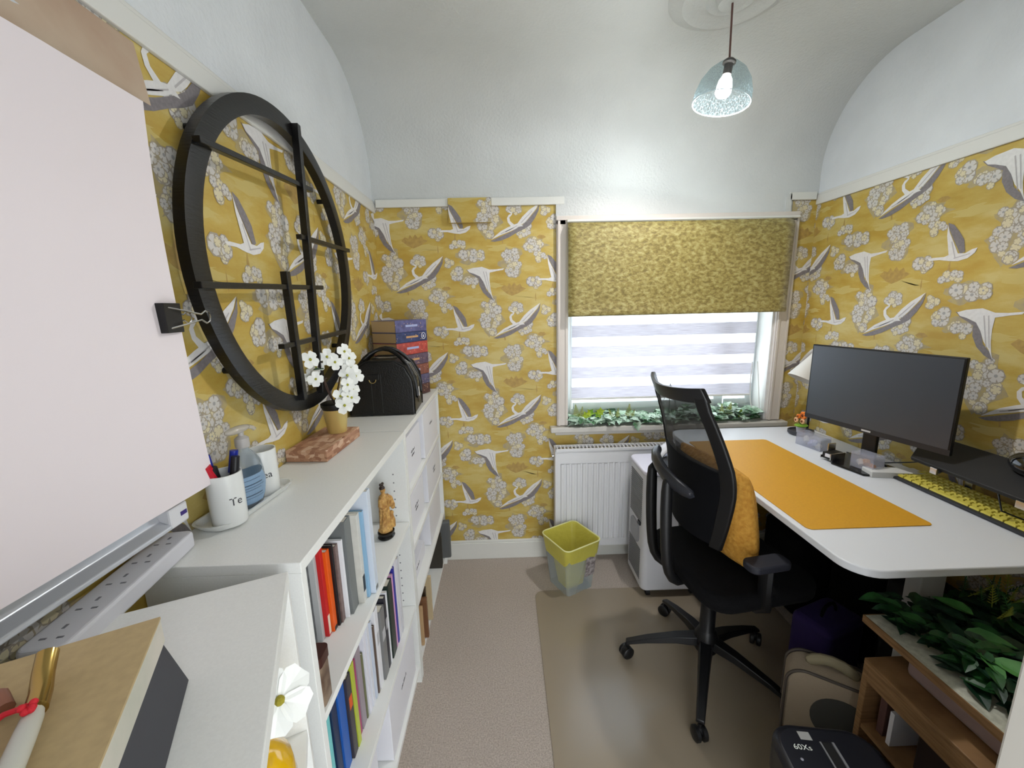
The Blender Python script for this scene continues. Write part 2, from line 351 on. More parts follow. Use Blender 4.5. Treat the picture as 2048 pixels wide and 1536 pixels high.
# striped day-and-night blind
sheer = bpy.data.materials.new('sheer_blind'); sheer.use_nodes = True; N = sheer.node_tree.nodes; L = sheer.node_tree.links
t1 = N.new('ShaderNodeBsdfTransparent'); t1.inputs[0].default_value = (.95, .97, 1, 1); t2 = N.new('ShaderNodeBsdfTranslucent'); t2.inputs[0].default_value = (.9, .92, .97, 1); mx = N.new('ShaderNodeMixShader'); mx.inputs[0].default_value = .6
L.new(t1.outputs[0], mx.inputs[1]); L.new(t2.outputs[0], mx.inputs[2]); L.new(mx.outputs[0], N['Material Output'].inputs[0])
band = bpy.data.materials.new('woven_band'); band.use_nodes = True; N = band.node_tree.nodes; L = band.node_tree.links
t1 = N.new('ShaderNodeBsdfDiffuse'); t2 = N.new('ShaderNodeBsdfTranslucent'); mx = N.new('ShaderNodeMixShader'); mx.inputs[0].default_value = .5
tc = N.new('ShaderNodeTexCoord'); mp = N.new('ShaderNodeMapping'); mp.inputs['Scale'].default_value = (3, 3, 90); nz = N.new('ShaderNodeTexNoise'); nz.inputs['Scale'].default_value = 4; nz.inputs['Detail'].default_value = 4; rp = N.new('ShaderNodeValToRGB')
rp.color_ramp.elements[0].position = .3; rp.color_ramp.elements[0].color = rgb(208, 206, 214); rp.color_ramp.elements[1].position = .7; rp.color_ramp.elements[1].color = rgb(236, 235, 242)
L.new(tc.outputs['Object'], mp.inputs[0]); L.new(mp.outputs[0], nz.inputs['Vector']); L.new(nz.outputs[0], rp.inputs[0]); L.new(rp.outputs[0], t1.inputs[0]); L.new(rp.outputs[0], t2.inputs[0])
L.new(t1.outputs[0], mx.inputs[1]); L.new(t2.outputs[0], mx.inputs[2]); L.new(mx.outputs[0], N['Material Output'].inputs[0])
zb = thing('roller_blind', 'white striped day and night blind lowered over the window glass', 'blind', (.955, U(YB+.06), 1.003))
z = 0.0; g1 = MB(); g2 = MB(); X = .553; k = 0
while z < .98:
    g1.box(-X, X-.012, -.001, .001, z, z+.068); g2.box(-X, X-.012, .0, .0006, z+.068, z+.1225); z += .1225
g1.build('woven_bands', band, zb); g2.build('sheer_bands', sheer, zb)
b = MB(); b.box(-X, X-.012, -.006, .006, -.010, .002); b.build('bottom_bar', win_m, zb, bevel=.003)
b = MB(); b.tube(bez((-X-.01, .0, .55), (-X-.012, -.01, .1), (-X-.006, -.01, -.08), 10), .0022, 6)
b.tube(bez((X-.03, -.02, .2), (X-.05, -.03, -.12), (X+.02, -.05, -.125), 12), .003, 6); b.build('cord_loop', win_m, zb); b = MB(); b.tube(bez((X+.02, -.05, -.125), (X+.035, -.03, -.1), (X, -.02, .2), 12), .003, 6); b.build('pull_cord', win_m, zb)

# gold velvet blind
vel = bpy.data.materials.new('crushed_gold_velvet'); vel.use_nodes = True; N = vel.node_tree.nodes; L = vel.node_tree.links; bs = N['Principled BSDF']
tc = N.new('ShaderNodeTexCoord'); nz = N.new('ShaderNodeTexNoise'); nz.inputs['Scale'].default_value = 38; nz.inputs['Detail'].default_value = 6; nz.inputs['Roughness'].default_value = .62; nz.inputs['Distortion'].default_value = .35
mp = N.new('ShaderNodeMapping'); mp.inputs['Rotation'].default_value = (0, .5, 0); mp.inputs['Scale'].default_value = (1, 1, 1.6); L.new(tc.outputs['Object'], mp.inputs[0]); L.new(mp.outputs[0], nz.inputs['Vector'])
rp = N.new('ShaderNodeValToRGB'); e = rp.color_ramp.elements; e[0].position = .38; e[0].color = rgb(116, 101, 44); e[1].position = .64; e[1].color = rgb(176, 166, 108); q = e.new(.5); q.color = rgb(148, 133, 68)
L.new(nz.outputs[0], rp.inputs[0]); L.new(rp.outputs[0], bs.inputs['Base Color']); bs.inputs['Roughness'].default_value = .5; bs.inputs['Sheen Weight'].default_value = .4
bp = N.new('ShaderNodeBump'); bp.inputs['Strength'].default_value = .5; bp.inputs['Distance'].default_value = .01; L.new(nz.outputs[0], bp.inputs['Height']); L.new(bp.outputs[0], bs.inputs['Normal'])
gb = thing('roller_blind', 'crushed gold velvet blind covering the upper half of the window', 'blind', (.966, U(YB-.07), 1.495))
b = MB(); n = 24
for side in (0, 1):
    pass
vs = []; fs = []
zs = [0, .008, .02, .03, .04, .1, .2, .3, .4, .46, .495]
for j, zz in enumerate(zs):
    for i in range(n+1):
        x = -.608+1.216*i/n; d = .006*math.sin(x*3+zz*4)-(.004 if .005 < zz < .032 else 0)+ (.02*max(0, (zz-.46)/.035))
        vs.append((x, d, zz))
m0 = len(vs); vs += [(x, y+.003, z) for x, y, z in vs]
for j in range(len(zs)-1):
    for i in range(n):
        a = j*(n+1)+i; fs.append((a, a+1, a+n+2, a+n+1)); fs.append((m0+a, m0+a+n+1, m0+a+n+2, m0+a+1))
for i in range(n): fs.append((i, m0+i, m0+i+1, i+1))
for j in range(len(zs)-1):
    a = j*(n+1); fs.append((a, a+n+1, m0+a+n+1, m0+a)); a += n; fs.append((a, m0+a, m0+a+n+1, a+n+1))
b.add(vs, fs, vel); b.build('velvet_panel', None, gb, smooth=True, ang=180)
b = MB(); b.box(-.612, .645, .012, .055, .497, .508); b.build('head_rail', white_paint, gb, bevel=.003)

# ---------------------------------------------------------------- foliage helpers
g_ivy = mat('ivy_green', rgb(88, 136, 96), .3, col2=rgb(196, 216, 200), nscale=24)  # pale second tone puts overexposure into the leaf colour
g_dark = mat('dark_leaf', rgb(24, 62, 32), .4, col2=rgb(48, 100, 48), nscale=30)
g_deep = mat('deep_leaf', rgb(16, 44, 30), .4, col2=rgb(40, 74, 50), nscale=40)
g_lime = mat('lime_leaf', rgb(120, 170, 40), .45, col2=rgb(190, 205, 60), nscale=30)
g_fern = mat('fern_green', rgb(130, 150, 50), .5, col2=rgb(165, 160, 60), nscale=30)
def leaf(mb, p, d, up, L_, W, m, kind='ivy', bend=.25):
    p = Vector(p); d = Vector(d).normalized(); s = d.cross(Vector(up)).normalized(); u = s.cross(d)
    if kind == 'ivy': out = [(0, 0), (-.1, .35), (.12, .55), (.3, .34), (.5, .42), (.62, .2), (1, 0)]
    elif kind == 'r': out = [(0, 0), (.15, .28), (.45, .56), (.75, .60), (.95, .38), (.93, 0)]
    else: out = [(0, 0), (.12, .3), (.35, .5), (.6, .42), (.82, .22), (1, 0)]
    ce = [p+d*(L_*t)-u*(bend*L_*t*t) for t in (0, .5, 1)]
    vs = []; n = len(out)
    for sg in (1, -1):
        for (a, w_) in out: vs.append(tuple(p+d*(L_*a)+s*(sg*w_*W)+u*(L_*.12*w_-bend*L_*a*a)))
    vs.append(tuple(p+d*(L_*.45)-u*(bend*L_*.2+.05*L_)))
    c = len(vs)-1; fs = []
    for i in range(n-1): fs.append((c, i, i+1)); fs.append((c, n+i+1, n+i))
    mb.add(vs, fs, m)
def fern(mb, p, d, L_, m, n=9, w=.3):
    p = Vector(p); d = Vector(d).normalized(); s = d.cross(Vector((0, 1, 0.2))).normalized()
    mb.tube([tuple(p), tuple(p+d*L_*.5), tuple(p+d*L_)], .0012, 5, m)
    for i in range(n):
        t = .15+.85*i/n; q = p+d*L_*t
        for sg in (1, -1): leaf(mb, q, s*sg+d*.7, (0, 1, 0), L_*w*(1.1-t), L_*.05, m, 'p', .1)
rg_ = random.Random(11)
ga = thing('ivy_garland', 'artificial ivy garland with overexposed pale green leaves along the windowsill', 'artificial plant', (.955, U(YB+.03), .856))
b = MB(); b.open = True
st = MB()
for q in range(4):
    pts = [(-.56+1.12*i/14, -.05+.035*q+rg_.uniform(-.012, .012), .008+.012*rg_.random()+q*.006) for i in range(15)]
    st.tube(pts, .0022, 6, g_dark)
for i in range(430):
    x = rg_.uniform(-.585, .575); y = rg_.uniform(-.075, .085); hi = .012+.055*rg_.random()*(.6+.4*math.sin(x*9+1)**2)*(.7+.7*(x > .1))
    a = rg_.uniform(0, 6.28); L_ = rg_.uniform(.040, .066)
    d = (math.cos(a), math.sin(a)-.5, rg_.uniform(-.3, .25)); leaf(b, (x, y, hi+.006), d, (0, -.25, 1), L_, L_*.8, g_ivy if i % 5 else g_dark, 'ivy', .15)
for x in (-.19, ):
    leaf(b, (x, -.088, .02), (.1, -.35, -1), (0, -1, .2), .055, .05, g_ivy, 'ivy', .1)
b.build('ivy_leaves', None, ga); st.build('stem', None, ga)
for x, t, L_ in ((-.53, -.12, .10), (-.51, .12, .085), (-.315, -.45, .07), (-.29, .05, .07), (-.225, .05, .095), (-.205, .3, .06), (.34, -.1, .08), (.36, .35, .09), (.385, .1, .07)):
    b = MB(); b.open = True; fern(b, (x, -.03, .03), (t, -.1, 1), L_, g_fern, 9, .34); b.build('fern_sprig', None, ga)
b = MB(); b.open = True
for x, z in ((-.475, .055), (-.40, .06), (-.45, .07), (.46, .04), (-.39, .075)):
    for k in range(5):
        a = k*1.256+x*9; leaf(b, (x, -.02, z), (math.cos(a), -.3, math.sin(a)), (0, -1, 0), .03, .026, g_lime, 'ivy', .1)
b.build('lime_leaves', None, ga)
# wire hanger standing on the sill
b = MB(); cx, cy = .975, YB+.0
for zc, rr in ((1.10, .0095),):
    b.tube([(cx+rr*math.cos(t), cy, zc+rr*math.sin(t)) for t in [2*PI*i/16 for i in range(16)]], .0012, 5, None, True)
for dx, dy in ((-.035, 0), (.035, 0), (-.014, -.03), (.014, .03), (.02, -.025)): b.tube([(cx, cy, 1.09), (cx+dx*.5, cy+dy*.5, 1.05), (cx+dx, cy+dy, .99), (cx+dx*1.5, cy+dy*1.5, .90)], .001, 5)
b.tube([(cx+.0525*math.cos(t), cy+.045*math.sin(t), .90) for t in [2*PI*i/20 for i in range(20)]], .0012, 5, None, True); b.tube([(cx+.0525, cy, .9), (cx+.055, cy, .857)], .001, 5); b.tube([(cx-.0525, cy, .9), (cx-.055, cy, .857)], .001, 5)
tag(b.build('wire_hanger', black_m), 'thin dark wire loop hanger among the ivy on the windowsill', 'ornament')

# ---------------------------------------------------------------- radiator
ra = thing('radiator', 'white panel radiator with vertical ribs under the window', 'radiator', (.287, U(YB-.02), .12))
rad_m = mat('radiator_enamel', rgb(228, 229, 232), .35); W = 1.0; H = .62
b = MB(); prof = []; nn = 30
for i in range(nn):
    x0 = .025+(W-.05)*i/nn; p = (W-.05)/nn; prof += [(x0, 0), (x0+p*.15, -.008), (x0+p*.62, -.008), (x0+p*.77, 0)]
prof += [(W-.025, 0)]
vs = [(x, -.078+y, .05) for x, y in prof]+[(x, -.078+y, H-.09) for x, y in prof]; n = len(prof)
b.add(vs, [(i, i+1, n+i+1, n+i) for i in range(n-1)])
b.box(0, W, -.078, -.070, 0, .05); b.box(0, W, -.078, -.070, H-.09, H-.01); b.box(0, .025, -.078, -.070, .05, H-.09); b.box(W-.025, W, -.078, -.07, .05, H-.09)
b.box(0, W, -.02, -.012, .0, H-.02); b.build('panel', rad_m, ra)
b = MB(); b.box(-.004, W+.004, -.083, -.074, H-.012, H+.002); b.box(-.004, W+.004, -.016, -.006, H-.012, H+.002)
for i in range(46): x = .01+(W-.02)*i/45; b.box(x-.0035, x+.0035, -.074, -.016, H-.010, H)
b.build('top_grille', rad_m, ra)
b = MB(); b.box(-.006, -.001, -.083, -.006, .0, H+.002); b.box(W+.001, W+.006, -.083, -.006, .0, H+.002); b.build('side_panel', rad_m, ra)
b = MB(); b.cyl((-.02, -.045, H-.05), (0, -.045, H-.05), .008); b.build('vent_valve', chrome, ra); b = MB(); b.cyl((-.02, -.045, -.06), (-.02, -.045, -.119), .008); b.cyl((-.02, -.045, .03), (0, -.045, .03), .008); b.cyl((-.02, -.045, .045), (-.02, -.045, -.06), .012); b.build('valve', chrome, ra)
b = MB(); b.box(.15, .19, -.012, -.0, .1, H-.1); b.box(W-.19, W-.15, -.012, -.0, .1, H-.1); b.build('bracket', rad_m, ra)
# cable running up to the sill side
# ---------------------------------------------------------------- pendant lamp and ceiling rose
b = MB()
rings = [(.0, -.03), (.045, -.03), (.055, -.012), (.07, -.014), (.085, -.02), (.10, -.012), (.13, -.008), (.15, -.016), (.165, -.018), (.18, -.010), (.205, -.006), (.215, 0)]; rings = [(r, z*1.35) for r, z in rings]
b.lathe([(max(r, 1e-5), z) for r, z in rings], 64); o = b.build('ceiling_rose', ceil_m, smooth=True, loc=(.838, 1.53, ZC)); tag(o, 'moulded white plaster ceiling rose above the pendant lamp', 'ceiling rose')
pl = thing('pendant_lamp', 'clear crackled glass pendant lamp hanging lit from the ceiling', 'lamp', (.838, 1.53, ZC-.012))
b = MB(); b.lathe([(.001, 0), (.034, 0), (.034, -.006), (.024, -.014), (.006, -.017), (.001, -.017)], 32); b.build('ceiling_cup', mat('cup_plastic', rgb(150, 150, 148), .4), pl, smooth=True)
b = MB(); b.tube([(0, 0, -.02), (.001, 0, -.1), (.003, 0, -.207)], .0035, 8); b.build('cord', mat('brown_cord', rgb(96, 66, 60), .8), pl, smooth=True)
Mt = Matrix.Translation((.004, 0, -.207)) @ Matrix.Rotation(R(9), 4, 'Y') @ Matrix.Scale(.93, 4)
b = MB(); pr = [(.018, -.004), (.04, -.014), (.07, -.04), (.092, -.075), (.104, -.115), (.107, -.150)]
b.lathe(pr, 48, None, Mt, cap=False)
gl = glass('crackle_glass', (.80, .87, .89, 1), .9, .25, 1.0, 110, rgb(84, 100, 106), .2)
N = gl.node_tree.nodes; L = gl.node_tree.links; tc = N.new('ShaderNodeTexCoord'); mp = N.new('ShaderNodeMapping'); mp.inputs['Scale'].default_value = (1, 1, .45); L.new(tc.outputs['Object'], mp.inputs[0])
v = N.new('ShaderNodeTexVoronoi'); v.feature = 'DISTANCE_TO_EDGE'; v.inputs['Scale'].default_value = 150; L.new(mp.outputs[0], v.inputs['Vector'])
rp = N.new('ShaderNodeMapRange'); rp.inputs['From Min'].default_value = .0; rp.inputs['From Max'].default_value = .12; rp.inputs['To Min'].default_value = .78; rp.inputs['To Max'].default_value = .985; L.new(v.outputs['Distance'], rp.inputs['Value'])
L.new(rp.outputs[0], [n for n in N if n.type == 'MIX_SHADER'][0].inputs[0])
b.build('glass_shade', gl, pl, smooth=True)
b = MB(); b.lathe([(.106, -.149), (.1085, -.151), (.106, -.153), (.103, -.151), (.106, -.149)], 48, None, Mt, cap=False); b.build('shade_rim', mat('glass_rim', rgb(215, 238, 245), .1), pl, smooth=True)
b = MB(); b.lathe([(.001, .006), (.016, .004), (.024, -.004), (.024, -.010), (.016, -.014), (.016, -.05), (.001, -.05)], 24, None, Mt); b.build('lamp_holder', mat('holder', rgb(96, 84, 78), .4), pl, smooth=True)
b = MB(); b.lathe([(.001, -.05), (.014, -.052), (.024, -.07), (.028, -.092), (.029, -.112), (.001, -.112)], 24, None, Mt)
b.build('bulb_housing', mat('bulb_housing', rgb(235, 238, 240), .4, emit=((1, .99, .98, 1), 6.0)), pl, smooth=True)
b = MB(); b.lathe([(.001, -.1125), (.0275, -.1125), (.0262, -.118), (.020, -.126), (.010, -.130), (.001, -.131)], 24, None, Mt)
b.build('bulb', mat('lit_bulb', (1, 1, 1, 1), .5, emit=((1.0, .985, .97, 1), BULB)), pl, smooth=True)

# ---------------------------------------------------------------- whiteboard, paper, clip on left wall
wb_ = thing('whiteboard', 'wall-mounted whiteboard with aluminium tray hidden behind the paper sheet', 'whiteboard', (XL+.003, .2, 1.17))
b = MB(); b.box(0, .012, -.45, .522, .03, .80); b.build('board', mat('whiteboard_enamel', rgb(232, 232, 236), .2), wb_)
alu = mat('aluminium', rgb(205, 208, 214), .32, metal=.35)
b = MB(); b.box(.0, .018, -.46, .527, .80, .82); b.box(.0, .018, -.46, .537, .012, .034); b.box(.0, .018, .518, .537, .034, .80); b.build('frame', alu, wb_, bevel=.003)
b = MB(); b.prism([(.018, .030), (.024, .034), (.030, .012), (.052, .004), (.052, -.004), (.018, -.004)], -.46, .49, None, Matrix(((1, 0, 0, 0), (0, 0, 1, 0), (0, 1, 0, 0), (0, 0, 0, 1)))); b.build('pen_tray', alu, wb_, bevel=.002)
b = MB(); b.box(.015, .050, .49, .534, -.006, .034); b.build('tray_end_cap', mat('clear_end', rgb(222, 222, 226), .3), wb_, bevel=.004)
b = MB(); b.box(.0502, .0508, .514, .529, .010, .018); b.build('label_mark', mat('violet_mark', rgb(60, 40, 120), .5), wb_)
# big sheet
b = MB(); ny, nz = 26, 20; vs = []
yn, zb0, zt0 = .745, 1.215, 1.932
for j in range(nz+1):
    v = j/nz
    for i in range(ny+1):
        u = i/ny; yr = .784+.030*v+(.02*(1-v)**6); y = -.27+(yr+.27)*u
        z = zb0+(zt0-zb0)*v; x = XL+.062+.004*math.sin(y*7+z*3)+.008*max(0, (u-.85)/.15)*math.sin(z*6)+.02*max(0, .12-v)*u
        vs.append((x, y, z))
m0 = len(vs); vs += [(x-.0008, y, z) for x, y, z in vs]; fs = []
for j in range(nz):
    for i in range(ny):
        a = j*(ny+1)+i; fs += [(a, a+1, a+ny+2, a+ny+1), (m0+a, m0+a+ny+1, m0+a+ny+2, m0+a+1)]
b.add(vs, fs); ps = b.build('paper_sheet', paper, smooth=True, ang=180); tag(ps, 'large blank white paper sheet clipped over the whiteboard at far left', 'paper')
# beige lining strip above
b = MB(); vs = []; cols = 16
for i in range(cols+1):
    t = i/cols; y = -.28+1.155*t; vs += [(XL+.004+.002*math.sin(t*9), y, 2.058), (XL+.018+.016*math.sin(t*5)**2, y-.02*(t > .9), 1.955-.012*(t > .8))]
m0 = len(vs); vs += [(x+.001, y, z) for x, y, z in vs]; fs = []
for i in range(cols): a = 2*i; fs += [(a, a+1, a+3, a+2), (m0+a, m0+a+2, m0+a+3, m0+a+1)]
b.add(vs, fs); o = b.build('lining_paper_strip', mat('beige_lining', rgb(206, 190, 168), .8, col2=rgb(180, 152, 130), nscale=3.5)); tag(o, 'beige strip of torn lining paper hanging above the white sheet', 'paper')
# binder clip
bc = thing('binder_clip', 'black binder clip with wire handles on the edge of the white sheet', 'clip', (XL+.064, .740, 1.553))
bc.scale = (1.35, 1.35, 1.35)
b = MB(); b.prism([(-.008, -.030), (.008, -.030), (.004, .004), (-.004, .004)], -.020, .020, None, Matrix(((1, 0, 0, 0), (0, 1, 0, 0), (0, 0, 1, 0), (0, 0, 0, 1)))); b.build('clip_body', black_p, bc, bevel=.001)
for s in (1, -1):
    b = MB(); b.tube([(s*.006, -.022, -.014), (s*.010, .004, -.009), (s*.013, .028, -.004), (s*.014, .036, -.009), (s*.014, .043, -.006), (s*.014, .045, 0), (s*.014, .043, .006), (s*.014, .036, .009), (s*.013, .028, .004), (s*.010, .004, .009), (s*.006, -.022, .014)], .0013, 6)
    b.build('wire_handle', chrome, bc, smooth=True)

# ---------------------------------------------------------------- round wall decor
MC = (1.30, 1.69); RO, RI = .4377, .392
rw = thing('round_wall_decor', 'large round black wooden ring with crossing lattice bars on left wall', 'wall decor', (XL+.008, U(MC[0]), MC[1]))
My = Matrix(((0, 0, 1, 0), (1, 0, 0, 0), (0, 1, 0, 0), (0, 0, 0, 1)))   # local z -> +x
b = MB(); nseg = 96; pr = [(RI, .022), (RO, .022), (RO, .046), (RI+.005, .050), (RI, .049)]
vs = []; fs = []
for i in range(nseg):
    a = 2*PI*i/nseg
    for r, d in pr: vs.append((d, r*math.cos(a), r*math.sin(a)))
k = len(pr)
for i in range(nseg):
    for j in range(k): fs.append((i*k+j, i*k+(j+1) % k, ((i+1) % nseg)*k+(j+1) % k, ((i+1) % nseg)*k+j))
b.add(vs, fs); b.build('ring', black_w, rw, smooth=True, ang=30)
def bar(y0, z0, y1, z1, w_=.014, d0=.044, d1=.062):
    y0 *= K_; y1 *= K_; p = Vector((y0-MC[0], z0-MC[1])); q = Vector((y1-MC[0], z1-MC[1])); d = (q-p).normalized(); nn = Vector((-d.y, d.x))*w_/2
    poly = [p+nn, p-nn, q-nn, q+nn]; m = MB(); m.add([(d0, a.x, a.y) for a in poly]+[(d1, a.x, a.y) for a in poly], [(0, 1, 2, 3), (7, 6, 5, 4), (0, 4, 5, 1), (1, 5, 6, 2), (2, 6, 7, 3), (3, 7, 4, 0)])
    m.build('lattice_bar', black_w, rw, bevel=.0015)
bar(.865, 1.912, 1.345, 1.948); bar(.805, 1.617, 1.345, 1.637); bar(1.235, 1.785, 1.612, 1.795); bar(1.068, 1.464, 1.50, 1.478)
bar(1.285, 2.118, 1.255, 1.29, .02, .046, .068); bar(1.128, 1.672, 1.14, 1.295, .02, .046, .066)

for a in (40, 140, 220, 320):
    b = MB(); yy, zz = .415*math.cos(R(a)), .415*math.sin(R(a)); b.cyl((-.0055, yy, zz), (.024, yy, zz), .008); b.build('wall_mount', black_m, rw)
# ---------------------------------------------------------------- bookcases
def bookcase(name, label, loc, rz, Wd, Dp, Ht, shelves, back=True, splits=None):
    """local: x = depth toward the open front (0..Dp), y = width 0..Wd"""
    t = .018; o = thing(name, label, 'bookcase', loc, rz)
    b = MB(); b.box(0, Dp, 0, Wd, Ht-.022, Ht); b.build('top_board', lam, o, bevel=.0015)
    for y0 in (0, Wd-t):
        b = MB(); b.box(0, Dp-.001, y0, y0+t, 0, Ht-.022); b.build('side_panel', lam, o, bevel=.001)
    b = MB(); b.box(0.0, .004, t, Wd-t, .05, Ht-.022); b.build('back_panel', lam, o)
    b = MB(); b.box(.02, Dp-.025, t, Wd-t, 0, .075); b.build('plinth', lam, o)
    for z in shelves:
        b = MB(); b.box(.004, Dp-.003, t, Wd-t, z-.018, z); b.build('shelf', lam_edge, o, bevel=.001)
    b = MB()
    for x in (.04, Dp-.05):
        for k in range(24):
            z = .16+k*.034
            if z < Ht-.06: b.cyl((x, Wd-t-.0006, z), (x, Wd-t+.001, z), .003, 8)
    b.build('peg_holes', mat('peg_hole', rgb(120, 122, 124), .8), o)
    return o
DP = .292
X0 = XL+.004
bookcase('bookcase', 'white bookcase filled with books and a carved figurine, its near end beside the angled bookcase', (X0, U(.676), 0), 0, .797, DP, 1.106, [.09, .372, .745])
bookcase('bookcase', 'white bookcase against the window wall filled with labelled white storage boxes', (X0, U(1.478), 0), 0, .80, DP, 1.107, [.09, .345, .605, .845])
A3 = R(23.5)                                   # the nearest bookcase stands at an angle
c3 = Vector((-.387, .640))
fx = Vector((math.cos(A3), math.sin(A3)))      # toward its open front
fy = Vector((-math.sin(A3), math.cos(A3)))
W3 = .62; D3 = .31
o3 = c3-fy*W3-fx*D3
bookcase('bookcase', 'small white bookcase turned at an angle nearest the camera, tan box on top', (o3.x, U(o3.y), 0), A3, W3, D3, 1.115, [.09, .42, .80])
def L3(x, y, z): p = o3+fx*x+fy*y; return (p.x, p.y, z)

def book(name, label, x_front, y0, y1, z0, h, depth, cov, cat='book', group='books in the white bookcase', spine=None, pages=True, tilt=0, deco=None):
    """standing book, spine toward +x"""
    q = .036*(1-(y0-.65)/.7); y0 += q; y1 += q
    o = thing(name, label, cat, (x_front, (y0+y1)/2, z0), 0, group); o.rotation_euler = (tilt, 0, 0)
    t = (y1-y0)/2*K_; c = min(.003, t*.25)
    b = MB(); b.box(-depth, 0, -t, -t+c, 0, h); b.box(-depth, 0, t-c, t, 0, h); b.box(-c, 0, -t+c, t-c, 0, h); b.build('cover', cov, o, bevel=.0008)
    b = MB(); b.box(-depth+.004, -c-.0003, -t+c+.0003, t-c-.0003, .003, h-.003); b.build('pages', mat('page_edges', rgb(226, 220, 206), .8), o)
    if deco:
        m, z0_, z1_ = deco; b = MB(); b.box(.0, .0005, -t*.7, t*.7, h*z0_, h*z1_); b.build('spine_label', m, o)
    return o
def cm(n, c, **k): return mat('cover_'+n, rgb(*c), k.pop('rough', .4), **k)
BK = [ # label colour, x_front, y0, y1, height, depth, cover
 ('charcoal photo album with mottled grey spine, first on the top shelf', -.486, .757, .799, .290, .18, cm('mottled', (70, 72, 74), col2=rgb(110, 112, 114), nscale=60), None),
 ('pale grey album beside the charcoal album', -.472, .801, .813, .300, .19, cm('palegrey', (180, 182, 182)), None),
 ('slim red book beside the orange book', -.462, .815, .828, .262, .17, cm('red', (190, 32, 34)), (cm('cream', (225, 215, 195)), .02, .22)),
 ('bright orange book between the slim red and black books', -.455, .830, .848, .226, .17, cm('orange', (226, 92, 22)), (cm('black', (22, 22, 26)), .0, .05)),
 ('thin black book beside the orange book', -.449, .850, .858, .232, .16, cm('black', (22, 22, 26)), None),
 ('brown marbled book with rounded spine beside the thin black book', -.445, .860, .876, .222, .16, cm('marbled', (104, 84, 80), col2=rgb(128, 106, 100), nscale=50), None),
 ('white slim book beside the brown marbled book', -.436, .878, .886, .228, .17, cm('white', (232, 232, 236)), None),
 ('thick dark grey box file on the top shelf', -.428, .890, .926, .272, .24, cm('dgrey', (112, 116, 116)), None),
 ('cream book with worn corners beside the dark grey box file', -.412, .930, .950, .268, .22, cm('creamworn', (206, 204, 196), noise_amt=.06, nscale=30), (cm('black', (22, 22, 26)), .12, .30)),
 ('pale blue folder beside the cream book', -.405, .953, .964, .266, .22, cm('pblue', (136, 176, 206)), None),
 ('tall white ring binder, last in the row on the top shelf', -.392, .968, .992, .318, .25, cm('binder', (205, 214, 226)), (cm('dgrey', (112, 116, 116)), .02, .06)),
]
for (lb, xf, y0, y1, h, d, c, dc) in BK:
    nm = 'photo_album' if 'album' in lb else ('ring_binder' if 'binder' in lb else ('box_file' if 'box file' in lb else ('folder' if 'folder' in lb else 'book')))
    book(nm, lb, xf, y0, y1, .7455, h, d, c, nm.replace('_', ' '), 'books on the top shelf of the white bookcase', deco=dc)
# second shelf
B2 = [
 ('grey spined booklet at the near end of the second shelf', -.455, .645, .660, .19, (150, 150, 152)),
 ('white comic book with black emblem on its spine, near end of second shelf', -.452, .664, .690, .24, (214, 214, 216)),
 ('white and red patterned book on the second shelf', -.448, .694, .716, .27, (190, 60, 60)),
 ('slim turquoise book beside the dark navy book', -.444, .720, .732, .27, (120, 200, 200)),
 ('dark navy book beside the turquoise book', -.440, .736, .762, .25, (24, 44, 78)),
 ('bright blue glossy book with rounded spine', -.436, .766, .800, .255, (34, 92, 176)),
 ('black book with small coloured spine pictures', -.430, .806, .830, .25, (60, 56, 64)),
 ('lime green book with green spine', -.428, .834, .852, .262, (178, 190, 62)),
 ('magenta book beside the lime green book', -.434, .858, .876, .245, (164, 56, 104)),
 ('mauve grey book between the magenta and olive books', -.432, .882, .908, .255, (152, 140, 148)),
 ('thin olive book beside the mauve grey book', -.430, .912, .920, .22, (110, 112, 80)),
 ('first of two tall white books in the middle of the second shelf', -.426, .925, .942, .29, (220, 220, 230)),
 ('second tall white book, dark tipped, in the middle of the second shelf', -.424, .948, .966, .28, (214, 216, 224)),
 ('pale blue-white thin book on the second shelf', -.422, .972, .984, .27, (196, 204, 218)),
 ('brown thin book beside the pale books on the second shelf', -.420, .990, .998, .24, (96, 80, 70)),
 ('white thick book before the grey circle-pattern book', -.418, 1.004, 1.030, .28, (226, 226, 230)),
 ('grey book with pale circle pattern on its spine', -.412, 1.036, 1.072, .25, (120, 120, 120)),
 ('black slim book with white edge beside the grey circle-pattern book', -.412, 1.078, 1.096, .265, (40, 40, 50)),
 ('white slim book beside the thick dark green book', -.411, 1.100, 1.110, .27, (226, 226, 232)),
 ('thick dark green book on the second shelf', -.408, 1.116, 1.158, .28, (30, 44, 38)),
 ('pink slim book beside the dark green book', -.408, 1.164, 1.176, .285, (204, 150, 190)),
 ('deep blue slim book at far end of second shelf', -.407, 1.182, 1.194, .30, (48, 50, 150)),
 ('off-white folder at far end of second shelf', -.406, 1.200, 1.222, .31, (220, 218, 224)),
 ('pale grey folder, last on the second shelf', -.404, 1.228, 1.246, .305, (204, 204, 210)),
]
for i, (lb, xf, y0, y1, h, c) in enumerate(B2):
    dc = None
    if 'circle' in lb: dc = (cm('silver', (186, 186, 190)), .55, .7)
    if 'red patterned' in lb: dc = (cm('white', (232, 232, 236)), .5, .62)
    if 'emblem' in lb: dc = (cm('black', (22, 22, 26)), .58, .72)
    if 'coloured' in lb: dc = (cm('orange', (226, 92, 22)), .6, .75)
    nm = 'folder' if 'folder' in lb else 'book'
    book(nm, lb, xf, y0, y1, .3725, h, .2, cm('b2_%d' % i, c), nm, 'books on the second shelf of the white bookcase', deco=dc)
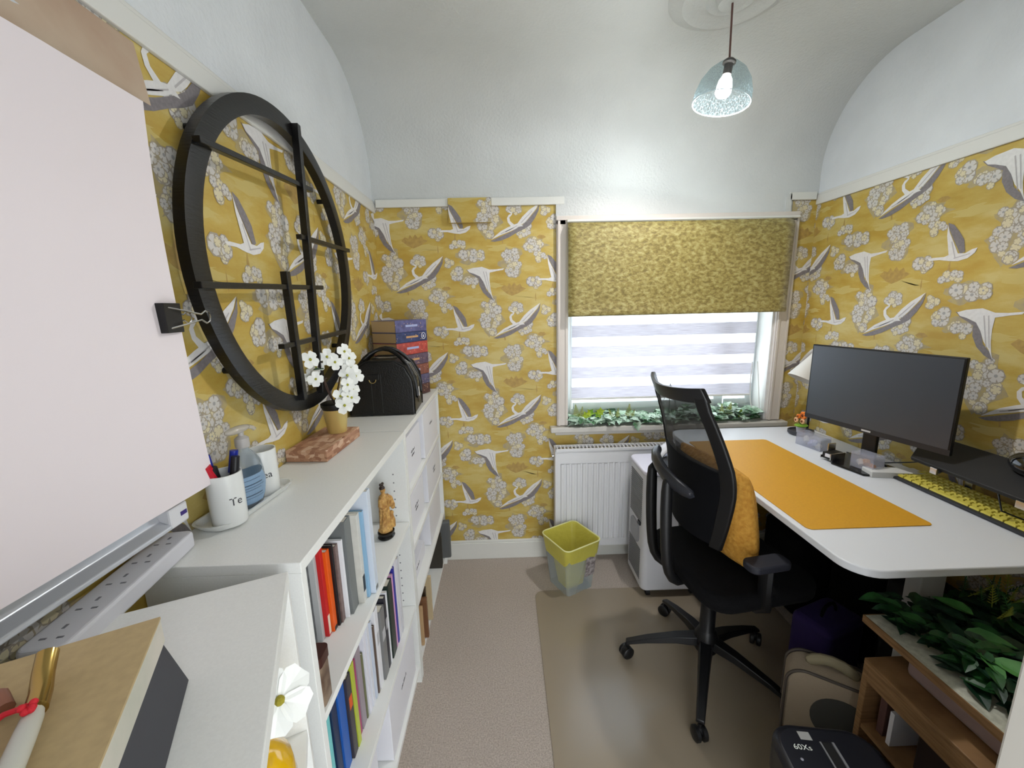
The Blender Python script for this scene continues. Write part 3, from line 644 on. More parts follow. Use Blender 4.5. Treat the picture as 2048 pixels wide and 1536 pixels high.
# tin at near end of the top shelf
tn = thing('storage_tin', 'brown patterned tin standing at the near end of the top shelf', 'tin', (-.437, .684, .7455))
tin_m = mat('tin_print', rgb(92, 70, 58), .3, col2=rgb(150, 130, 110), nscale=25, metal=.2)
b = MB(); b.prism(rrect(-.07, .045, -.022, .022, .01), 0, .095); b.build('tin_body', tin_m, tn, smooth=True, ang=30)
b = MB(); b.prism(rrect(-.072, .047, -.024, .024, .011), .095, .118); b.build('tin_lid', mat('tin_lid', rgb(74, 44, 38), .3, metal=.2), tn, smooth=True, ang=30)
# storage boxes
def sbox(label, x0, x1, y0, y1, z0, z1, lines, group='white storage boxes in the bookcases', dy=.3):
    o = thing('storage_box', label, 'storage box', ((x0+x1)/2, (y0+y1)/2, z0), 0, group); w_ = (x1-x0)/2; l = (y1-y0)/2*K_; h = z1-z0
    b = MB(); b.box(-w_, w_, -l, l, 0, h*.97); bo = b.build('box_body', box_w, o, bevel=.002)
    b = MB(); b.box(-w_-.001, w_-.02, -l-.001, l+.001, h*.97, h); b.build('lid', box_w, o, bevel=.001)
    if lines:
        b = MB()
        for k in range(lines):
            L_ = .03 if k == 0 else .022; zz = h*.55-.018*k
            for q in range(9):
                if q % 4 == 3: continue
                yy = -L_+2*L_*q/8; b.box(w_+.0002, w_+.0008, yy-.0022, yy+.0012, zz-.003, zz+(.006 if q % 3 else .003))
            b.box(w_+.0002, w_+.0007, -L_, L_, zz-.001, zz+.0004)
        b.build('handwriting', ink, bo)
    return o
XB = -.405; XA = -.655
sbox('white labelled box in the upper left compartment of the far bookcase', XA, XB, 1.42, 1.715, .8465, 1.05, 2)
sbox('white labelled box in the upper right compartment, next to the window wall', XA, XB+.012, 1.745, 2.10, .8465, 1.075, 1)
sbox('white box with writing, left in the second row of the far bookcase', XA, XB, 1.42, 1.715, .6065, .79, 2)
sbox('white box with writing, right in the second row next to the window wall', XA, XB+.012, 1.76, 2.11, .6065, .81, 2)
sbox('white box at right in the third row of the far bookcase', XA, XB, 1.80, 2.11, .3465, .56, 0)
sbox('flat white box with dark writing below the third shelf of the far bookcase', XA, XB-.02, 1.44, 1.74, .3465, .42, 1)
sbox('long white box with a written mark on the bottom shelf of the book-filled case', XA, XB+.006, 1.02, 1.34, .0915, .325, 1)
sbox('white box at the near end of the bottom shelf of the book-filled case', XA, XB-.03, .66, .98, .0915, .30, 0)
# bottom compartment of the far bookcase
b = MB(); b.box(-.145, .145, -.018, .018, 0, .235); o = b.build('grey_case', mat('grey_case', rgb(92, 94, 94), .5), bevel=.008, loc=(-.50, 2.05, .0915)); o.rotation_euler = (0, 0, R(6)); o.location = (-.492, 2.05*K_, .0915)
tag(o, 'dark grey flat case poking out of the bottom of the far bookcase', 'case')
b = MB(); b.box(-.14, .14, -.012, .012, 0, .21); b.box(.141, .143, -.010, .010, .02, .19); o = b.build('dark_folder', cm('dkolive', (56, 52, 44)), bevel=.003, loc=(-.526, 1.97, .0915)); tag(o, 'dark olive folder standing beside the grey case', 'folder')
for i, (yy, h, lab, col) in enumerate(((1.46, .19, 'light wooden picture frame, nearest in the bottom compartment', (184, 152, 112)), (1.50, .20, 'brown wooden picture frame behind the light one', (122, 84, 56)), (1.54, .22, 'dark picture frame with gilt edge standing in the middle', (70, 56, 40)), (1.60, .23, 'pale wooden picture frame furthest along the bottom compartment', (196, 176, 140)))):
    fr = thing('picture_frame', lab, 'picture frame', (-.506, yy, .0915), 0, 'picture frames stored in the far bookcase')
    b = MB(); b.box(-.12, .12+.012*(i % 2), -.008, .008, 0, .018); b.box(-.12, .12+.012*(i % 2), -.008, .008, h-.018, h); b.box(-.12, -.10, -.008, .008, .018, h-.018); b.box(.10, .12+.012*(i % 2), -.008, .008, .018, h-.018)
    b.build('frame', mat('frame_%d' % i, rgb(*col), .5), fr, bevel=.002); b = MB(); b.box(-.10, .10, -.004, .004, .018, h-.018); b.build('backing', mat('backing', rgb(120, 96, 70), .8), fr)

# ---------------------------------------------------------------- things on the long bookcase
ZT = 1.1075
dish = mat('white_ceramic', rgb(226, 228, 226), .22, coat=.3)
# tray
b = MB(); po_ = rrect(-.045, .045, -.125, .125, .03, 6); pi_ = rrect(-.040, .040, -.120, .120, .027, 6); pb = rrect(-.034, .034, -.112, .112, .024, 6); n = len(po_)
vs = [(x, y, 0) for x, y in pb]+[(x, y, .016) for x, y in po_]+[(x, y, .016) for x, y in pi_]+[(x*.97, y*.97, .004) for x, y in pb]
fs = [tuple(reversed(range(n)))]+[(k*n+i, k*n+(i+1) % n, (k+1)*n+(i+1) % n, (k+1)*n+i) for k in range(3) for i in range(n)]+[tuple(range(3*n, 4*n))]
b.add(vs, fs); o = b.build('ceramic_tray', dish, smooth=True, loc=(-.617, .848, ZT)); o.rotation_euler = (0, 0, R(-6)); tag(o, 'shallow white oblong tray under the cups and soap bottle', 'tray')
def cup(label, loc, txt, rot, r=.034, h=.115):
    o = thing('ceramic_cup', label, 'cup', loc, 0, 'white cups on the tray')
    b = MB(); b.lathe([(.001, 0), (r*.93, 0), (r*.98, .004), (r, h*.6), (r, h), (r-.003, h), (r-.004, .006), (.001, .006)], 40); cbd = b.build('cup_body', dish, o, smooth=True)
    vs, fs = text_geo(txt, .024); cx = sum(v[0] for v in vs)/len(vs)
    vs2 = [((r+.0005)*math.cos(rot+(v[0]-cx)/r), (r+.0005)*math.sin(rot+(v[0]-cx)/r), h*.42+v[1]) for v in vs]
    b = MB(); b.open = True; b.add(vs2, fs); b.build('lettering', ink, cbd)
    return o
cup('white ceramic cup full of marker pens at the near end of the tray', (-.605, .772, ZT+.0045), 'Te', -.35)
cup('empty white ceramic cup behind the soap bottle', (-.612, .908, ZT+.0045), 'Tea', -.75)
def pen(label, p, q, body, capc):
    o = thing('marker_pen', label, 'pen', (0, 0, 0), 0, 'marker pens in the white cup'); p = Vector(p); q = Vector(q); d = (q-p); p.y *= K_
    o.location = p; b = MB(); b.cyl((0, 0, 0), tuple(d*.68), .0075, 16); b.build('barrel', body, o, smooth=True, ang=30)
    b = MB(); b.cyl(tuple(d*.68), tuple(d), .0088, 16, None, .0082); b.build('cap', capc, o, smooth=True, ang=30)
bb = mat('marker_black', rgb(24, 24, 28), .4); bl = mat('marker_blue', rgb(28, 44, 150), .3); rd = mat('marker_red', rgb(190, 24, 44), .3); wh = mat('marker_white', rgb(205, 205, 210), .4)
zb_ = ZT+.011
pen('red-capped marker pen leaning furthest left in the cup', (-.600, .784, zb_), (-.612, .738, zb_+.135), wh, rd)
pen('blue-capped marker pen with upright cap in the cup', (-.610, .766, zb_), (-.628, .762, zb_+.150), bb, bl)
pen('blue-capped marker pen leaning right in the cup', (-.612, .780, zb_), (-.592, .797, zb_+.148), wh, bl)
pen('black-capped marker pen at right of the cup', (-.596, .764, zb_), (-.580, .782, zb_+.140), bb, bb)
pen('black-capped marker pen between the red and blue pens', (-.615, .780, zb_), (-.607, .748, zb_+.128), bb, bb)
# soap bottle
sp = thing('soap_bottle', 'clear pump bottle of blue hand soap standing on the tray', 'bottle', (-.605, .842, ZT+.0045), R(-10))
clear = glass('clear_plastic', (.86, .90, .93, 1), .55, .06, diff=rgb(170, 180, 188)); liq = mat('blue_soap', rgb(36, 92, 128), .15, noise_amt=.05)
prs = [(.5, .0), (.72, .004), (.88, .025), (1, .055), (.98, .08), (.86, .105), (.6, .125), (.33, .137), (.30, .145)]
def ell(pr, sx, sy, m, name, grow=0):
    b = MB(); b.lathe([(1e-4, pr[0][1])]+pr+[(1e-4, pr[-1][1])], 40, None, Matrix.Diagonal((sx+grow, sy+grow, 1, 1)), cap=False); return b.build(name, m, sp, smooth=True, ang=60)
sbod = ell(prs, .026, .044, clear, 'bottle_body'); ell([(.46, .004), (.68, .008), (.85, .027), (.955, .050)], .0255, .0432, liq, 'liquid', -.001)
b = MB(); b.lathe([(.001, .145), (.014, .145), (.015, .150), (.0145, .166), (.010, .170), (.006, .172), (.006, .184), (.001, .184)], 24); b.build('pump_collar', mat('grey_clear', rgb(176, 172, 168), .3), sp, smooth=True)
b = MB(); b.ball((0, -.008, .188), (.012, .034, .009)); b.tube([(0, .02, .188), (0, .034, .182), (0, .040, .176)], .005, 8); b.build('pump_head', glass('pump_clear', (.93, .92, .9, 1), .45, .15, diff=rgb(205, 200, 192)), sp, smooth=True)
lab_m = mat('soap_label', rgb(130, 158, 186), .35); lab_d = mat('soap_label_dark', rgb(66, 84, 100), .35)
def patch(a0, a1, z0, z1, m, name, off=.0012, ov=True):
    b = MB(); b.open = True; nA, nZ = 14, 8; vs = []
    def rad(z):
        for (r0, q0), (r1, q1) in zip(prs, prs[1:]):
            if q0 <= z <= q1: return r0+(r1-r0)*(z-q0)/(q1-q0)
        return 1
    for j in range(nZ+1):
        z = z0+(z1-z0)*j/nZ; k = math.sqrt(max(.05, 1-((j/nZ-.42)/.62)**2)) if ov else 1
        for i in range(nA+1):
            am = (a0+a1)/2; a = am+(a1-a0)/2*k*(2*i/nA-1); rr = rad(z); vs.append(((.026*rr+off)*math.cos(a), (.044*rr+off)*math.sin(a), z))
    b.add(vs, [(j*(nA+1)+i, j*(nA+1)+i+1, (j+1)*(nA+1)+i+1, (j+1)*(nA+1)+i) for j in range(nZ) for i in range(nA)]); b.build(name, m, sbod)
patch(-1.9, .75, .014, .100, lab_m, 'label'); patch(-1.6, .5, .082, .103, lab_d, 'label_band', .002)
for k, z in enumerate((.028, .034, .048, .054, .060, .072)): patch(-1.5, .35-.1*(k % 3), z, z+(.0022 if k % 3 == 1 else .001), lab_d, 'label_text', .0018, False)

# cork block with gold pot
b = MB(); b.box(-.064, .064, -.125, .125, 0, .036)
def cork_mat():
    m = bpy.data.materials.new('patterned_cork'); m.use_nodes = True; N = m.node_tree.nodes; L = m.node_tree.links; bs = N['Principled BSDF']
    tc = N.new('ShaderNodeTexCoord'); mp = N.new('ShaderNodeMapping'); mp.inputs['Scale'].default_value = (60, 30, 90); L.new(tc.outputs['Object'], mp.inputs[0])
    v = N.new('ShaderNodeTexVoronoi'); v.distance = 'CHEBYCHEV'; v.inputs['Scale'].default_value = 1.0; L.new(mp.outputs[0], v.inputs['Vector'])
    r = N.new('ShaderNodeValToRGB'); e = r.color_ramp.elements; e[0].color = rgb(150, 104, 80); e[1].color = rgb(214, 182, 156); q = e.new(.5); q.color = rgb(186, 142, 112)
    sx = N.new('ShaderNodeSeparateColor'); L.new(v.outputs['Color'], sx.inputs[0]); L.new(sx.outputs[0], r.inputs[0]); L.new(r.outputs[0], bs.inputs['Base Color']); bs.inputs['Roughness'].default_value = .7; return m
b.v = [(x, y, z) for x, y, z in b.v]; o = b.build('patterned_box', cork_mat(), bevel=.002, loc=(-.603, U(1.305), ZT), rot=(0, 0, R(-3))); tag(o, 'flat marbled brown and pink box under the gold flower pot', 'box')
o['_'] = 0; del o['_']
fp = thing('potted_orchid', 'white artificial blossom in a gold pot on the marbled box', 'potted flower', (-.588, U(1.37), ZT+.0365))
b = MB(); b.lathe([(.001, 0), (.030, 0), (.031, .003), (.041, .088), (.043, .090), (.043, .093), (.040, .093), (.039, .085), (.001, .080)], 40); b.build('pot', mat('brushed_gold', rgb(222, 200, 128), .28, metal=.45, bump=.05, bscale=200), fp, smooth=True, ang=50)
b = MB(); b.lathe([(.001, .080), (.039, .080), (.0455, .094), (.0455, .103), (.038, .107), (.001, .104)], 32); b.build('inner_pot', black_p, fp, smooth=True, ang=40)
stm = mat('brown_stem', rgb(70, 52, 44), .7); b = MB(); stems = []
for ex, ey, ez, mx_, my_ in ((-.02, -.05, .245, -.03, -.03), (.03, .03, .235, .02, .06), (.045, .06, .15, .05, .04), (.01, -.06, .20, -.01, -.07), (.05, .02, .12, .05, -.01)):
    pts = bez((0, 0, .10), (mx_, my_, ez), (ex, ey, ez), 10); stems.append(pts); b.tube(pts, .0022, 6)
b.build('stem', stm, fp, smooth=True)
pet = mat('white_petal', rgb(238, 240, 236), .55)
def bloom(mb, c, nrm, s, m=pet, mc=None, np_=4):
    c = Vector(c); n_ = Vector(nrm).normalized(); a = n_.orthogonal().normalized(); bb_ = n_.cross(a); tw = rg_.random()*3
    for k in range(np_):
        t = tw+2*PI*k/np_; d = a*math.cos(t)+bb_*math.sin(t); leaf(mb, c, d+n_*.25, n_, s, s*.8, m, 'r', .3)
    if mc: mb.ball(tuple(c+n_*.002), s*.16, 8, mc, None, 6)
b = MB(); b.open = True; yc = mat('yellow_centre', rgb(170, 170, 60), .7)
for (x, y, z) in ((-.035, -.065, .262), (-.03, -.04, .235), (-.045, -.055, .205), (-.02, -.075, .20), (.0, -.02, .265), (.02, -.01, .245), (.035, .04, .275), (.045, .05, .25), (.05, .04, .215), (.045, .02, .195), (.06, .055, .185), (.05, .0, .165), (.04, .03, .155), (.055, .03, .14), (.05, -.01, .125), (.06, .0, .12), (.03, -.02, .13), (.045, -.03, .10)):
    bloom(b, (x, y, z), (.8+rg_.uniform(-.3, .3), -.8+rg_.uniform(-.3, .3), rg_.uniform(-.1, .5)), rg_.uniform(.024, .031), pet, yc)
b.build('blossom', None, fp)
b = MB(); b.open = True; leaf(b, (-.01, -.03, .225), (-.3, -.8, .3), (0, 0, 1), .045, .02, g_dark, 'p'); leaf(b, (.03, .02, .15), (.3, -.4, .6), (1, 0, 0), .045, .02, g_dark, 'p'); b.build('leaf', None, fp)

# black vanity bag
bg = thing('vanity_bag', 'black leather boxy bag with looped handles on the far bookcase', 'bag', (-.532, 1.695, ZT+.002), R(3))
bg.scale = (1.06, 1.05, 1.09)
leather = mat('black_leather', rgb(20, 20, 20), .32, bump=.2, bscale=180)
b = MB(); w2, d2, h = .128, .105, .215; pf = [(-w2, 0), (w2, 0), (w2, .10), (w2-.004, .14), (w2-.03, .19), (w2-.075, h), (-w2+.075, h), (-w2+.03, .19), (-w2+.004, .14), (-w2, .10)]
Mx = Matrix(((1, 0, 0, 0), (0, 0, 1, 0), (0, 1, 0, 0), (0, 0, 0, 1)))
b.prism(pf, -d2, d2, None, Mx); b.build('bag_body', leather, bg, bevel=.006, segs=3)
for s in (-1, 1):
    b = MB(); b.tube([(x*1.01, s*(d2-.004), z+.001 if z else .004) for x, z in pf], .0035, 6, None, True); b.build('piping', leather, bg, smooth=True)
b = MB(); arc = [(w2+.002-(.0 if t < .4 else (t-.4)*.36), 0, .02+.19*min(1, t*1.25)) for t in [i/10 for i in range(9)]]
for dy in (-.012, .012): b.tube([(w2+.003, dy, .03), (w2+.003, dy, .10), (w2, dy, .14), (w2-.026, dy, .192), (w2-.07, dy, h+.003), (-.05, dy, h+.003)], .0022, 6)
b.build('zip', chrome, bg)
b = MB(); b.box(w2+.003, w2+.007, -.008, .004, .055, .095); b.build('zip_pull', chrome, bg, bevel=.001)
for s in (-1, 1):
    b = MB(); b.tube([(w2+.004, s*.055, .05), (w2+.006, s*.055, .12), (w2-.03, s*.05, .20), (.05, s*.035, .245), (0, s*.02, .262), (-.05, s*.035, .245), (-w2+.03, s*.05, .20), (-w2-.006, s*.055, .12), (-w2-.004, s*.055, .05)], .0055, 8, None, False, 1.6); b.build('handle', leather, bg, smooth=True, sub=1)
b = MB(); b.tube([(-.03+.013*math.cos(t), -d2-.005, .145+.013*math.sin(t)) for t in [PI+PI*i/12 for i in range(13)]], .002, 6); b.build('d_ring', mat('brass', rgb(170, 150, 100), .3, metal=1), bg, smooth=True)
b = MB(); b.box(-.048, -.006, -d2-.004, -d2+.001, .145, .165); b.box(-.038, -.036, -d2-.0028, -d2+.001, .01, .145); b.box(.0, .002, -d2-.0028, -d2+.001, .01, .165); b.build('strap_tab', leather, bg, bevel=.001)

# stack of big paperbacks in the corner
stack = [('dark brown paperback at the bottom of the corner stack', (70, 44, 44)), ('dusky blue paperback second from the bottom of the corner stack', (74, 70, 96)), ('rust-brown paperback in the middle of the corner stack', (112, 66, 56)), ('dark violet paperback below the red one in the corner stack', (80, 64, 82)), ('red paperback third from the top of the corner stack', (156, 62, 56)), ('dark blue paperback with round white emblem, second from top of the stack', (40, 52, 92)), ('purple and blue paperback on top of the corner stack', (78, 78, 118))]
z = ZT+.002
for i, (lb, c) in enumerate(stack):
    t = (.055, .052, .056, .058, .062, .052, .060)[i]
    o = thing('book', lb, 'book', (-.535, 1.985, z), R(-28), 'paperbacks stacked in the corner'); w_, l = .080, .118
    m = mat('stackcover_%d' % i, rgb(*c), .35, col2=tuple(min(1, v*1.7+.01) for v in rgb(*c)[:3])+(1,), nscale=40)
    b = MB(); b.box(-w_, w_, -l, l, 0, .002); b.box(-w_, w_, -l, l, t-.003, t-.001); b.box(w_-.002, w_, -l, l, .002, t-.003); b.build('cover', m, o, bevel=.0008)
    b = MB(); b.box(-w_+.003, w_-.0024, -l+.003, l-.003, .0023, t-.0033); b.build('pages', mat('tan_pages', rgb(176, 150, 110), .85), o)
    b = MB(); b.box(w_, w_+.0005, -.045, .045, t*.42, t*.60); b.build('title', mat('title_%d' % (i % 2), rgb(206, 160, 110) if i % 2 else rgb(170, 180, 220), .5), o)
    if 'emblem' in lb:
        b = MB(); b.tube([(w_+.0006, .088+.016*math.cos(q), t*.5+.016*math.sin(q)) for q in [2*PI*k/20 for k in range(20)]], .0018, 5, None, True); b.box(w_, w_+.0006, .083, .092, t*.35, t*.6); b.build('emblem', mat('emblem_white', rgb(228, 228, 236), .5), o)
    rr = random.Random(i); b = MB()
    for k in range(12): b.ball((w_+.0004, rr.uniform(-l, l), rr.uniform(.006, t-.008)), (.0005, .002, .002), 6, None, None, 4)
    b.build('speckles', mat('warm_speckle', rgb(236, 196, 150), .5), o)
    z += t

# figurine
fg = thing('figurine', 'small carved ivory-coloured robed figurine on a dark oval base', 'figurine', (-.445, 1.268, .7455), R(-20))
b = MB(); b.lathe([(.001, 0), (.026, 0), (.029, .006), (.025, .012), (.028, .018), (.028, .024), (.001, .026)], 32, None, Matrix.Diagonal((1, 1.15, 1, 1))); b.build('base', mat('dark_base', rgb(18, 16, 16), .2), fg, smooth=True, ang=40)
ivory = mat('honey_ivory', rgb(208, 166, 96), .45, col2=rgb(158, 110, 52), nscale=90, bump=.5, bscale=160)
b = MB(); b.lathe([(.001, .025), (.026, .026), (.024, .045), (.019, .065), (.017, .10), (.020, .125), (.021, .145), (.016, .160), (.007, .168), (.006, .174), (.001, .176)], 20, None, Matrix.Diagonal((.85, 1, 1, 1)))
b.ball((0, 0, .182), (.0095, .0095, .012))
for a in range(9): t = a*.7; b.tube([(.019*math.cos(t), .022*math.sin(t), .03), (.016*math.cos(t+.2), .018*math.sin(t+.2), .08), (.015*math.cos(t+.5), .017*math.sin(t+.5), .13)], .0035, 6)
b.tube([(0, -.018, .155), (.006, -.028, .135), (.014, -.020, .118), (.018, -.004, .122)], [.007, .008, .007, .004], 8); b.tube([(0, .018, .155), (.006, .030, .14), (.014, .028, .115), (.018, .03, .10)], [.007, .009, .011, .006], 8)
b.tube([(.01, .024, .03), (.010, .026, .055), (.008, .024, .075)], [.013, .012, .009], 8); b.ball((.010, .025, .084), .009)
for t in range(7): b.ball((.02*math.cos(t-1), .022*math.sin(t-1), .032), .007)
b.build('carved_figure', ivory, fg, remesh=.0018)
b = MB(); b.ball((-.002, 0, .189), (.0105, .0105, .009)); b.ball((-.003, 0, .2), (.006, .008, .006)); b.ball((-.003, -.006, .204), .005); b.ball((-.003, .006, .204), .005); b.build('hair', mat('hair_dark', rgb(48, 34, 26), .4), fg, remesh=.0015)

# power strip
ps_ = thing('power_strip', 'long white multi-socket extension block bridging the two bookcase tops', 'power strip', (-.630, U(.600), 1.1240), 0)
dv = Vector((-.565-(-.598), .40-.665)); ps_.rotation_euler = (0, 0, R(8.3))
strip_m = mat('strip_plastic', rgb(208, 208, 214), .4)
b = MB(); po1 = rrect(-.030, .030, -.145, .145, .014); b.prism(po1, -.016, .016); b.build('casing', strip_m, ps_, bevel=.005, segs=3)
for k in range(5):
    b = MB(); y = -.116+k*.055; b.box(-.002, .002, y+.010, y+.018, .0155, .0165); b.box(-.014, -.006, y-.008, y-.005, .0155, .0165); b.box(.006, .014, y-.008, y-.005, .0155, .0165)
    b.build('socket_slots', mat('slot_grey', rgb(120, 120, 126), .7), ps_)

# tan box on the angled bookcase
tb = thing('lidded_box', 'box with tan lid, off-white rim and charcoal sides on the angled bookcase', 'box', (-.407, .393, 1.1165), R(27.5))
b = MB(); ww, ll, hh = .26, .34, .1
b.add([(-ww-.008, -ll, 0), (.012, -ll, 0), (.012, .006, 0), (-ww-.008, .006, 0), (-ww, -ll, .066), (-.002, -ll, .066), (-.002, -.002, .066), (-ww, -.002, .066)], [(3, 2, 1, 0), (4, 5, 6, 7), (0, 1, 5, 4), (1, 2, 6, 5), (2, 3, 7, 6), (3, 0, 4, 7)])
b.build('box_body', mat('charcoal_card', rgb(66, 66, 72), .7), tb, bevel=.001)
b = MB(); b.box(-ww-.002, .0, -ll-.002, .0, .066, .096); b.build('lid_rim', mat('worn_white', rgb(206, 200, 188), .7, col2=rgb(190, 190, 176), nscale=18), tb, bevel=.0015)
b = MB(); b.box(-ww-.002, .0, -ll-.002, .0, .0961, .099); b.build('lid_top', mat('tan_board', rgb(182, 160, 118), .75, noise_amt=.05, nscale=90), tb)
# tube with brass end lying on the box, red string
tu = thing('brass_ended_tube', 'pale curved tube with brass elbow end lying on the tan box', 'tube', (0, 0, 0))
b = MB(); b.tube([(-.31, .16, 1.2285), (-.345, .205, 1.2285), (-.378, .252, 1.2285), (-.398, .280, 1.2285), (-.413, .301, 1.2285)], [.0085, .0085, .0085, .008, .0075], 14); b.build('pale_sleeve', mat('pale_tube', rgb(196, 196, 186), .25), tu, smooth=True, sub=1)
b = MB(); b.tube([(-.411, .298, 1.2285), (-.424, .314, 1.229), (-.437, .329, 1.234), (-.4455, .343, 1.244)], .0080, 14); b.build('brass_elbow', mat('antique_brass', rgb(176, 148, 86), .22, metal=1), tu, smooth=True)
rs = MB(); rs.tube([(-.405, .290, 1.2385), (-.412, .291, 1.2385), (-.424, .288, 1.236), (-.436, .276, 1.228), (-.455, .25, 1.2205)], .0024, 8)
for k in range(7): rs.ball((-.407+.0035*math.cos(k), .291+.0035*math.sin(k), 1.239+.002*math.sin(k*2)), .003, 8)
tag(rs.build('red_string', mat('red_string', rgb(200, 30, 44), .7), smooth=True), 'knotted red string tied round the brass-ended tube', 'string')
b = MB(); b.tube([(-.56, .25, 1.228), (-.52, .285, 1.229), (-.485, .305, 1.230), (-.455, .308, 1.229), (-.443, .302, 1.225)], [.009, .009, .009, .009, .007], 12); tag(b.build('leather_strap', mat('brown_leather', rgb(140, 92, 72), .5), smooth=True), 'brown leather strap end beside the red string', 'strap')

# yellow vase with white flowers inside the angled bookcase
vz = .8005
vx, vy, _ = L3(D3-.070, W3-.140, 0)
va = thing('vase', 'glossy yellow round vase inside the angled bookcase', 'vase', (vx, U(vy), vz))
b = MB(); b.lathe([(.001, 0), (.03, 0), (.052, .02), (.064, .055), (.060, .09), (.040, .115), (.018, .128), (.013, .145), (.017, .152), (.014, .152), (.010, .143), (.001, .14)], 40); b.build('vase_body', mat('yellow_glaze', rgb(224, 176, 22), .12, coat=.6), va, smooth=True, ang=60)
fb = thing('flower_spray', 'large white artificial flowers standing in the yellow vase', 'artificial flower', (vx, U(vy), vz+.142))
b = MB(); b.tube([(0, 0, 0), (.01, .01, .05), (.02, .035, .042)], .002, 6); b.tube([(0, 0, 0), (0, .02, .03), (.01, .04, .045)], .002, 6); b.build('stem', stm, fb)
b = MB(); b.open = True; bloom(b, (.045, .030, .045), (.55, -.6, .5), .046, pet, mat('olive_centre', rgb(150, 140, 40), .8), 5); bloom(b, (.0, .04, .012), (.6, -.7, .2), .035, pet, None, 5); bloom(b, (-.01, -.02, .02), (.3, -.7, .5), .03, pet, None, 4)
b.build('bloom', None, fb)
x, y, _ = L3(.13, W3-.10, 0); b = MB(); b.box(-.10, .10, -.055, .055, 0, .20); o = b.build('cream_box', mat('cream_card', rgb(210, 200, 178), .7), bevel=.003, loc=(x, U(y), vz)); o.rotation_euler = (0, 0, A3)
bpy.data.objects.remove(o)
x, y, _ = L3(.13, W3-.05, 0); b = MB(); b.box(-.12, .12, -.022, .022, 0, .19); o = b.build('cream_box_file', mat('cream_card', rgb(206, 196, 176), .7), bevel=.003, loc=(x, U(y), vz)); o.rotation_euler = (0, 0, A3)
tag(o, 'cream box file standing behind the white flowers in the angled bookcase', 'box file')

# ---------------------------------------------------------------- waste bin
BA = R(29)
wbn = thing('waste_bin', 'clear plastic waste bin with yellow liner below the radiator', 'bin', (.345, U(2.045), 0), BA)
def sq(s, r): s *= .93; return rrect(-s, s, -s, s, r, 5)
cl = glass('bin_plastic', (.90, .93, .95, 1), .62, .12, diff=rgb(190, 200, 206)); yl = glass('yellow_liner', (.93, .88, .45, 1), .22, .35, .5, 30, rgb(214, 204, 90))
b = MB(); b.open = True
a0, a1 = sq(.095, .02), sq(.126, .03); n = len(a0)
b.add([(x, y, .002) for x, y in a0]+[(x, y, .295) for x, y in a1], [(i, (i+1) % n, n+(i+1) % n, n+i) for i in range(n)]+[tuple(range(n))]); b.build('bin_body', cl, wbn, smooth=True, ang=40)
b = MB(); b.open = True
l0, l1, l2 = sq(.118, .03), sq(.130, .032), sq(.124, .03)
b.add([(x, y, .205+.012*math.sin(i*.9)) for i, (x, y) in enumerate(l0)]+[(x*1.004, y*1.004, .297) for x, y in l1]+[(x, y, .297) for x, y in l2]+[(x*.66, y*.66, .17+.01*math.sin(i)) for i, (x, y) in enumerate(l2)]+[(x*.5, y*.42, .012) for x, y in l2], [(k*n+i, k*n+(i+1) % n, (k+1)*n+(i+1) % n, (k+1)*n+i) for k in range(4) for i in range(n)]+[tuple(range(4*n, 5*n))]); b.build('bin_liner', yl, wbn, smooth=True, ang=60)
b = MB(); b.tube([(x*1.0, y*1.0, .298) for x, y in sq(.130, .032)], .0035, 6, None, True); b.build('rim', mat('rim_cream', rgb(222, 222, 160), .3), wbn, smooth=True)
b = MB(); vs = [(.02, -.1275, .21), (.09, -.1275, .22), (.085, -.112, .09), (.02, -.112, .09)]
b.open = True; b.add([(x+.0, (-.096-.031*z/.295)*.93-.001, z) for x, y, z in vs], [(0, 1, 2, 3)]); b.build('sticker', mat('sticker', rgb(110, 100, 100), .6, col2=rgb(180, 172, 170), nscale=60), wbn)

# ---------------------------------------------------------------- portable air conditioner
ac = thing('air_conditioner', 'white portable air conditioner with grilles standing beside the radiator', 'air conditioner', (.865, 1.905, 0))
acw = mat('ac_white', rgb(214, 214, 218), .35); acd = mat('ac_dark', rgb(60, 62, 66), .4)
b = MB(); b.prism(rrect(-.165, .165, -.135, .13, .035), .045, .70); b.build('casing', acw, ac, smooth=True, bevel=.01, ang=30)
b = MB(); b.prism(rrect(-.17, .17, -.14, .13, .04), .70, .722); b.build('top_cover', mat('ac_top', rgb(226, 224, 236), .15), ac, smooth=True, bevel=.006, ang=30)
b = MB(); b.lathe([(.001, .7225), (.075, .7225), (.078, .726), (.07, .726), (.001, .7245)], 32, None, Matrix.Diagonal((1, .9, 1, 1)) @ Matrix.Translation((.02, -.01, 0))); b.build('control_dial', acd, ac, smooth=True)
b = MB()
for k in range(22): z = .42+k*.0115; b.box(-.1672, -.1655, -.095, .085, z, z+.006)
b.build('side_grille', mat('grille_shadow', rgb(120, 120, 122), .7), ac); b = MB()
for k in range(16): z = .09+k*.0115; b.box(-.1672, -.1655, -.095, .085, z, z+.006)
b.build('side_grille', mat('grille_shadow', rgb(120, 120, 122), .7), ac)
b = MB(); b.prism(rrect(-.07, .06, .28, .40, .04), -.1725, -.1655, None, Matrix(((0, 0, 1, 0), (1, 0, 0, 0), (0, 1, 0, 0), (0, 0, 0, 1)))); b.build('side_handle', mat('ac_grey', rgb(150, 150, 154), .4), ac, bevel=.002)
b = MB(); b.box(-.174, -.1655, -.09, -.06, .405, .425); b.build('latch', black_p, ac)
for x in (-.12, .12):
    for y in (-.10, .10): b = MB(); b.cyl((x-.01, y, .018), (x+.01, y, .018), .018, 16); b.cyl((x, y, .02), (x, y, .046), .006, 8); b.build('caster', black_p, ac)
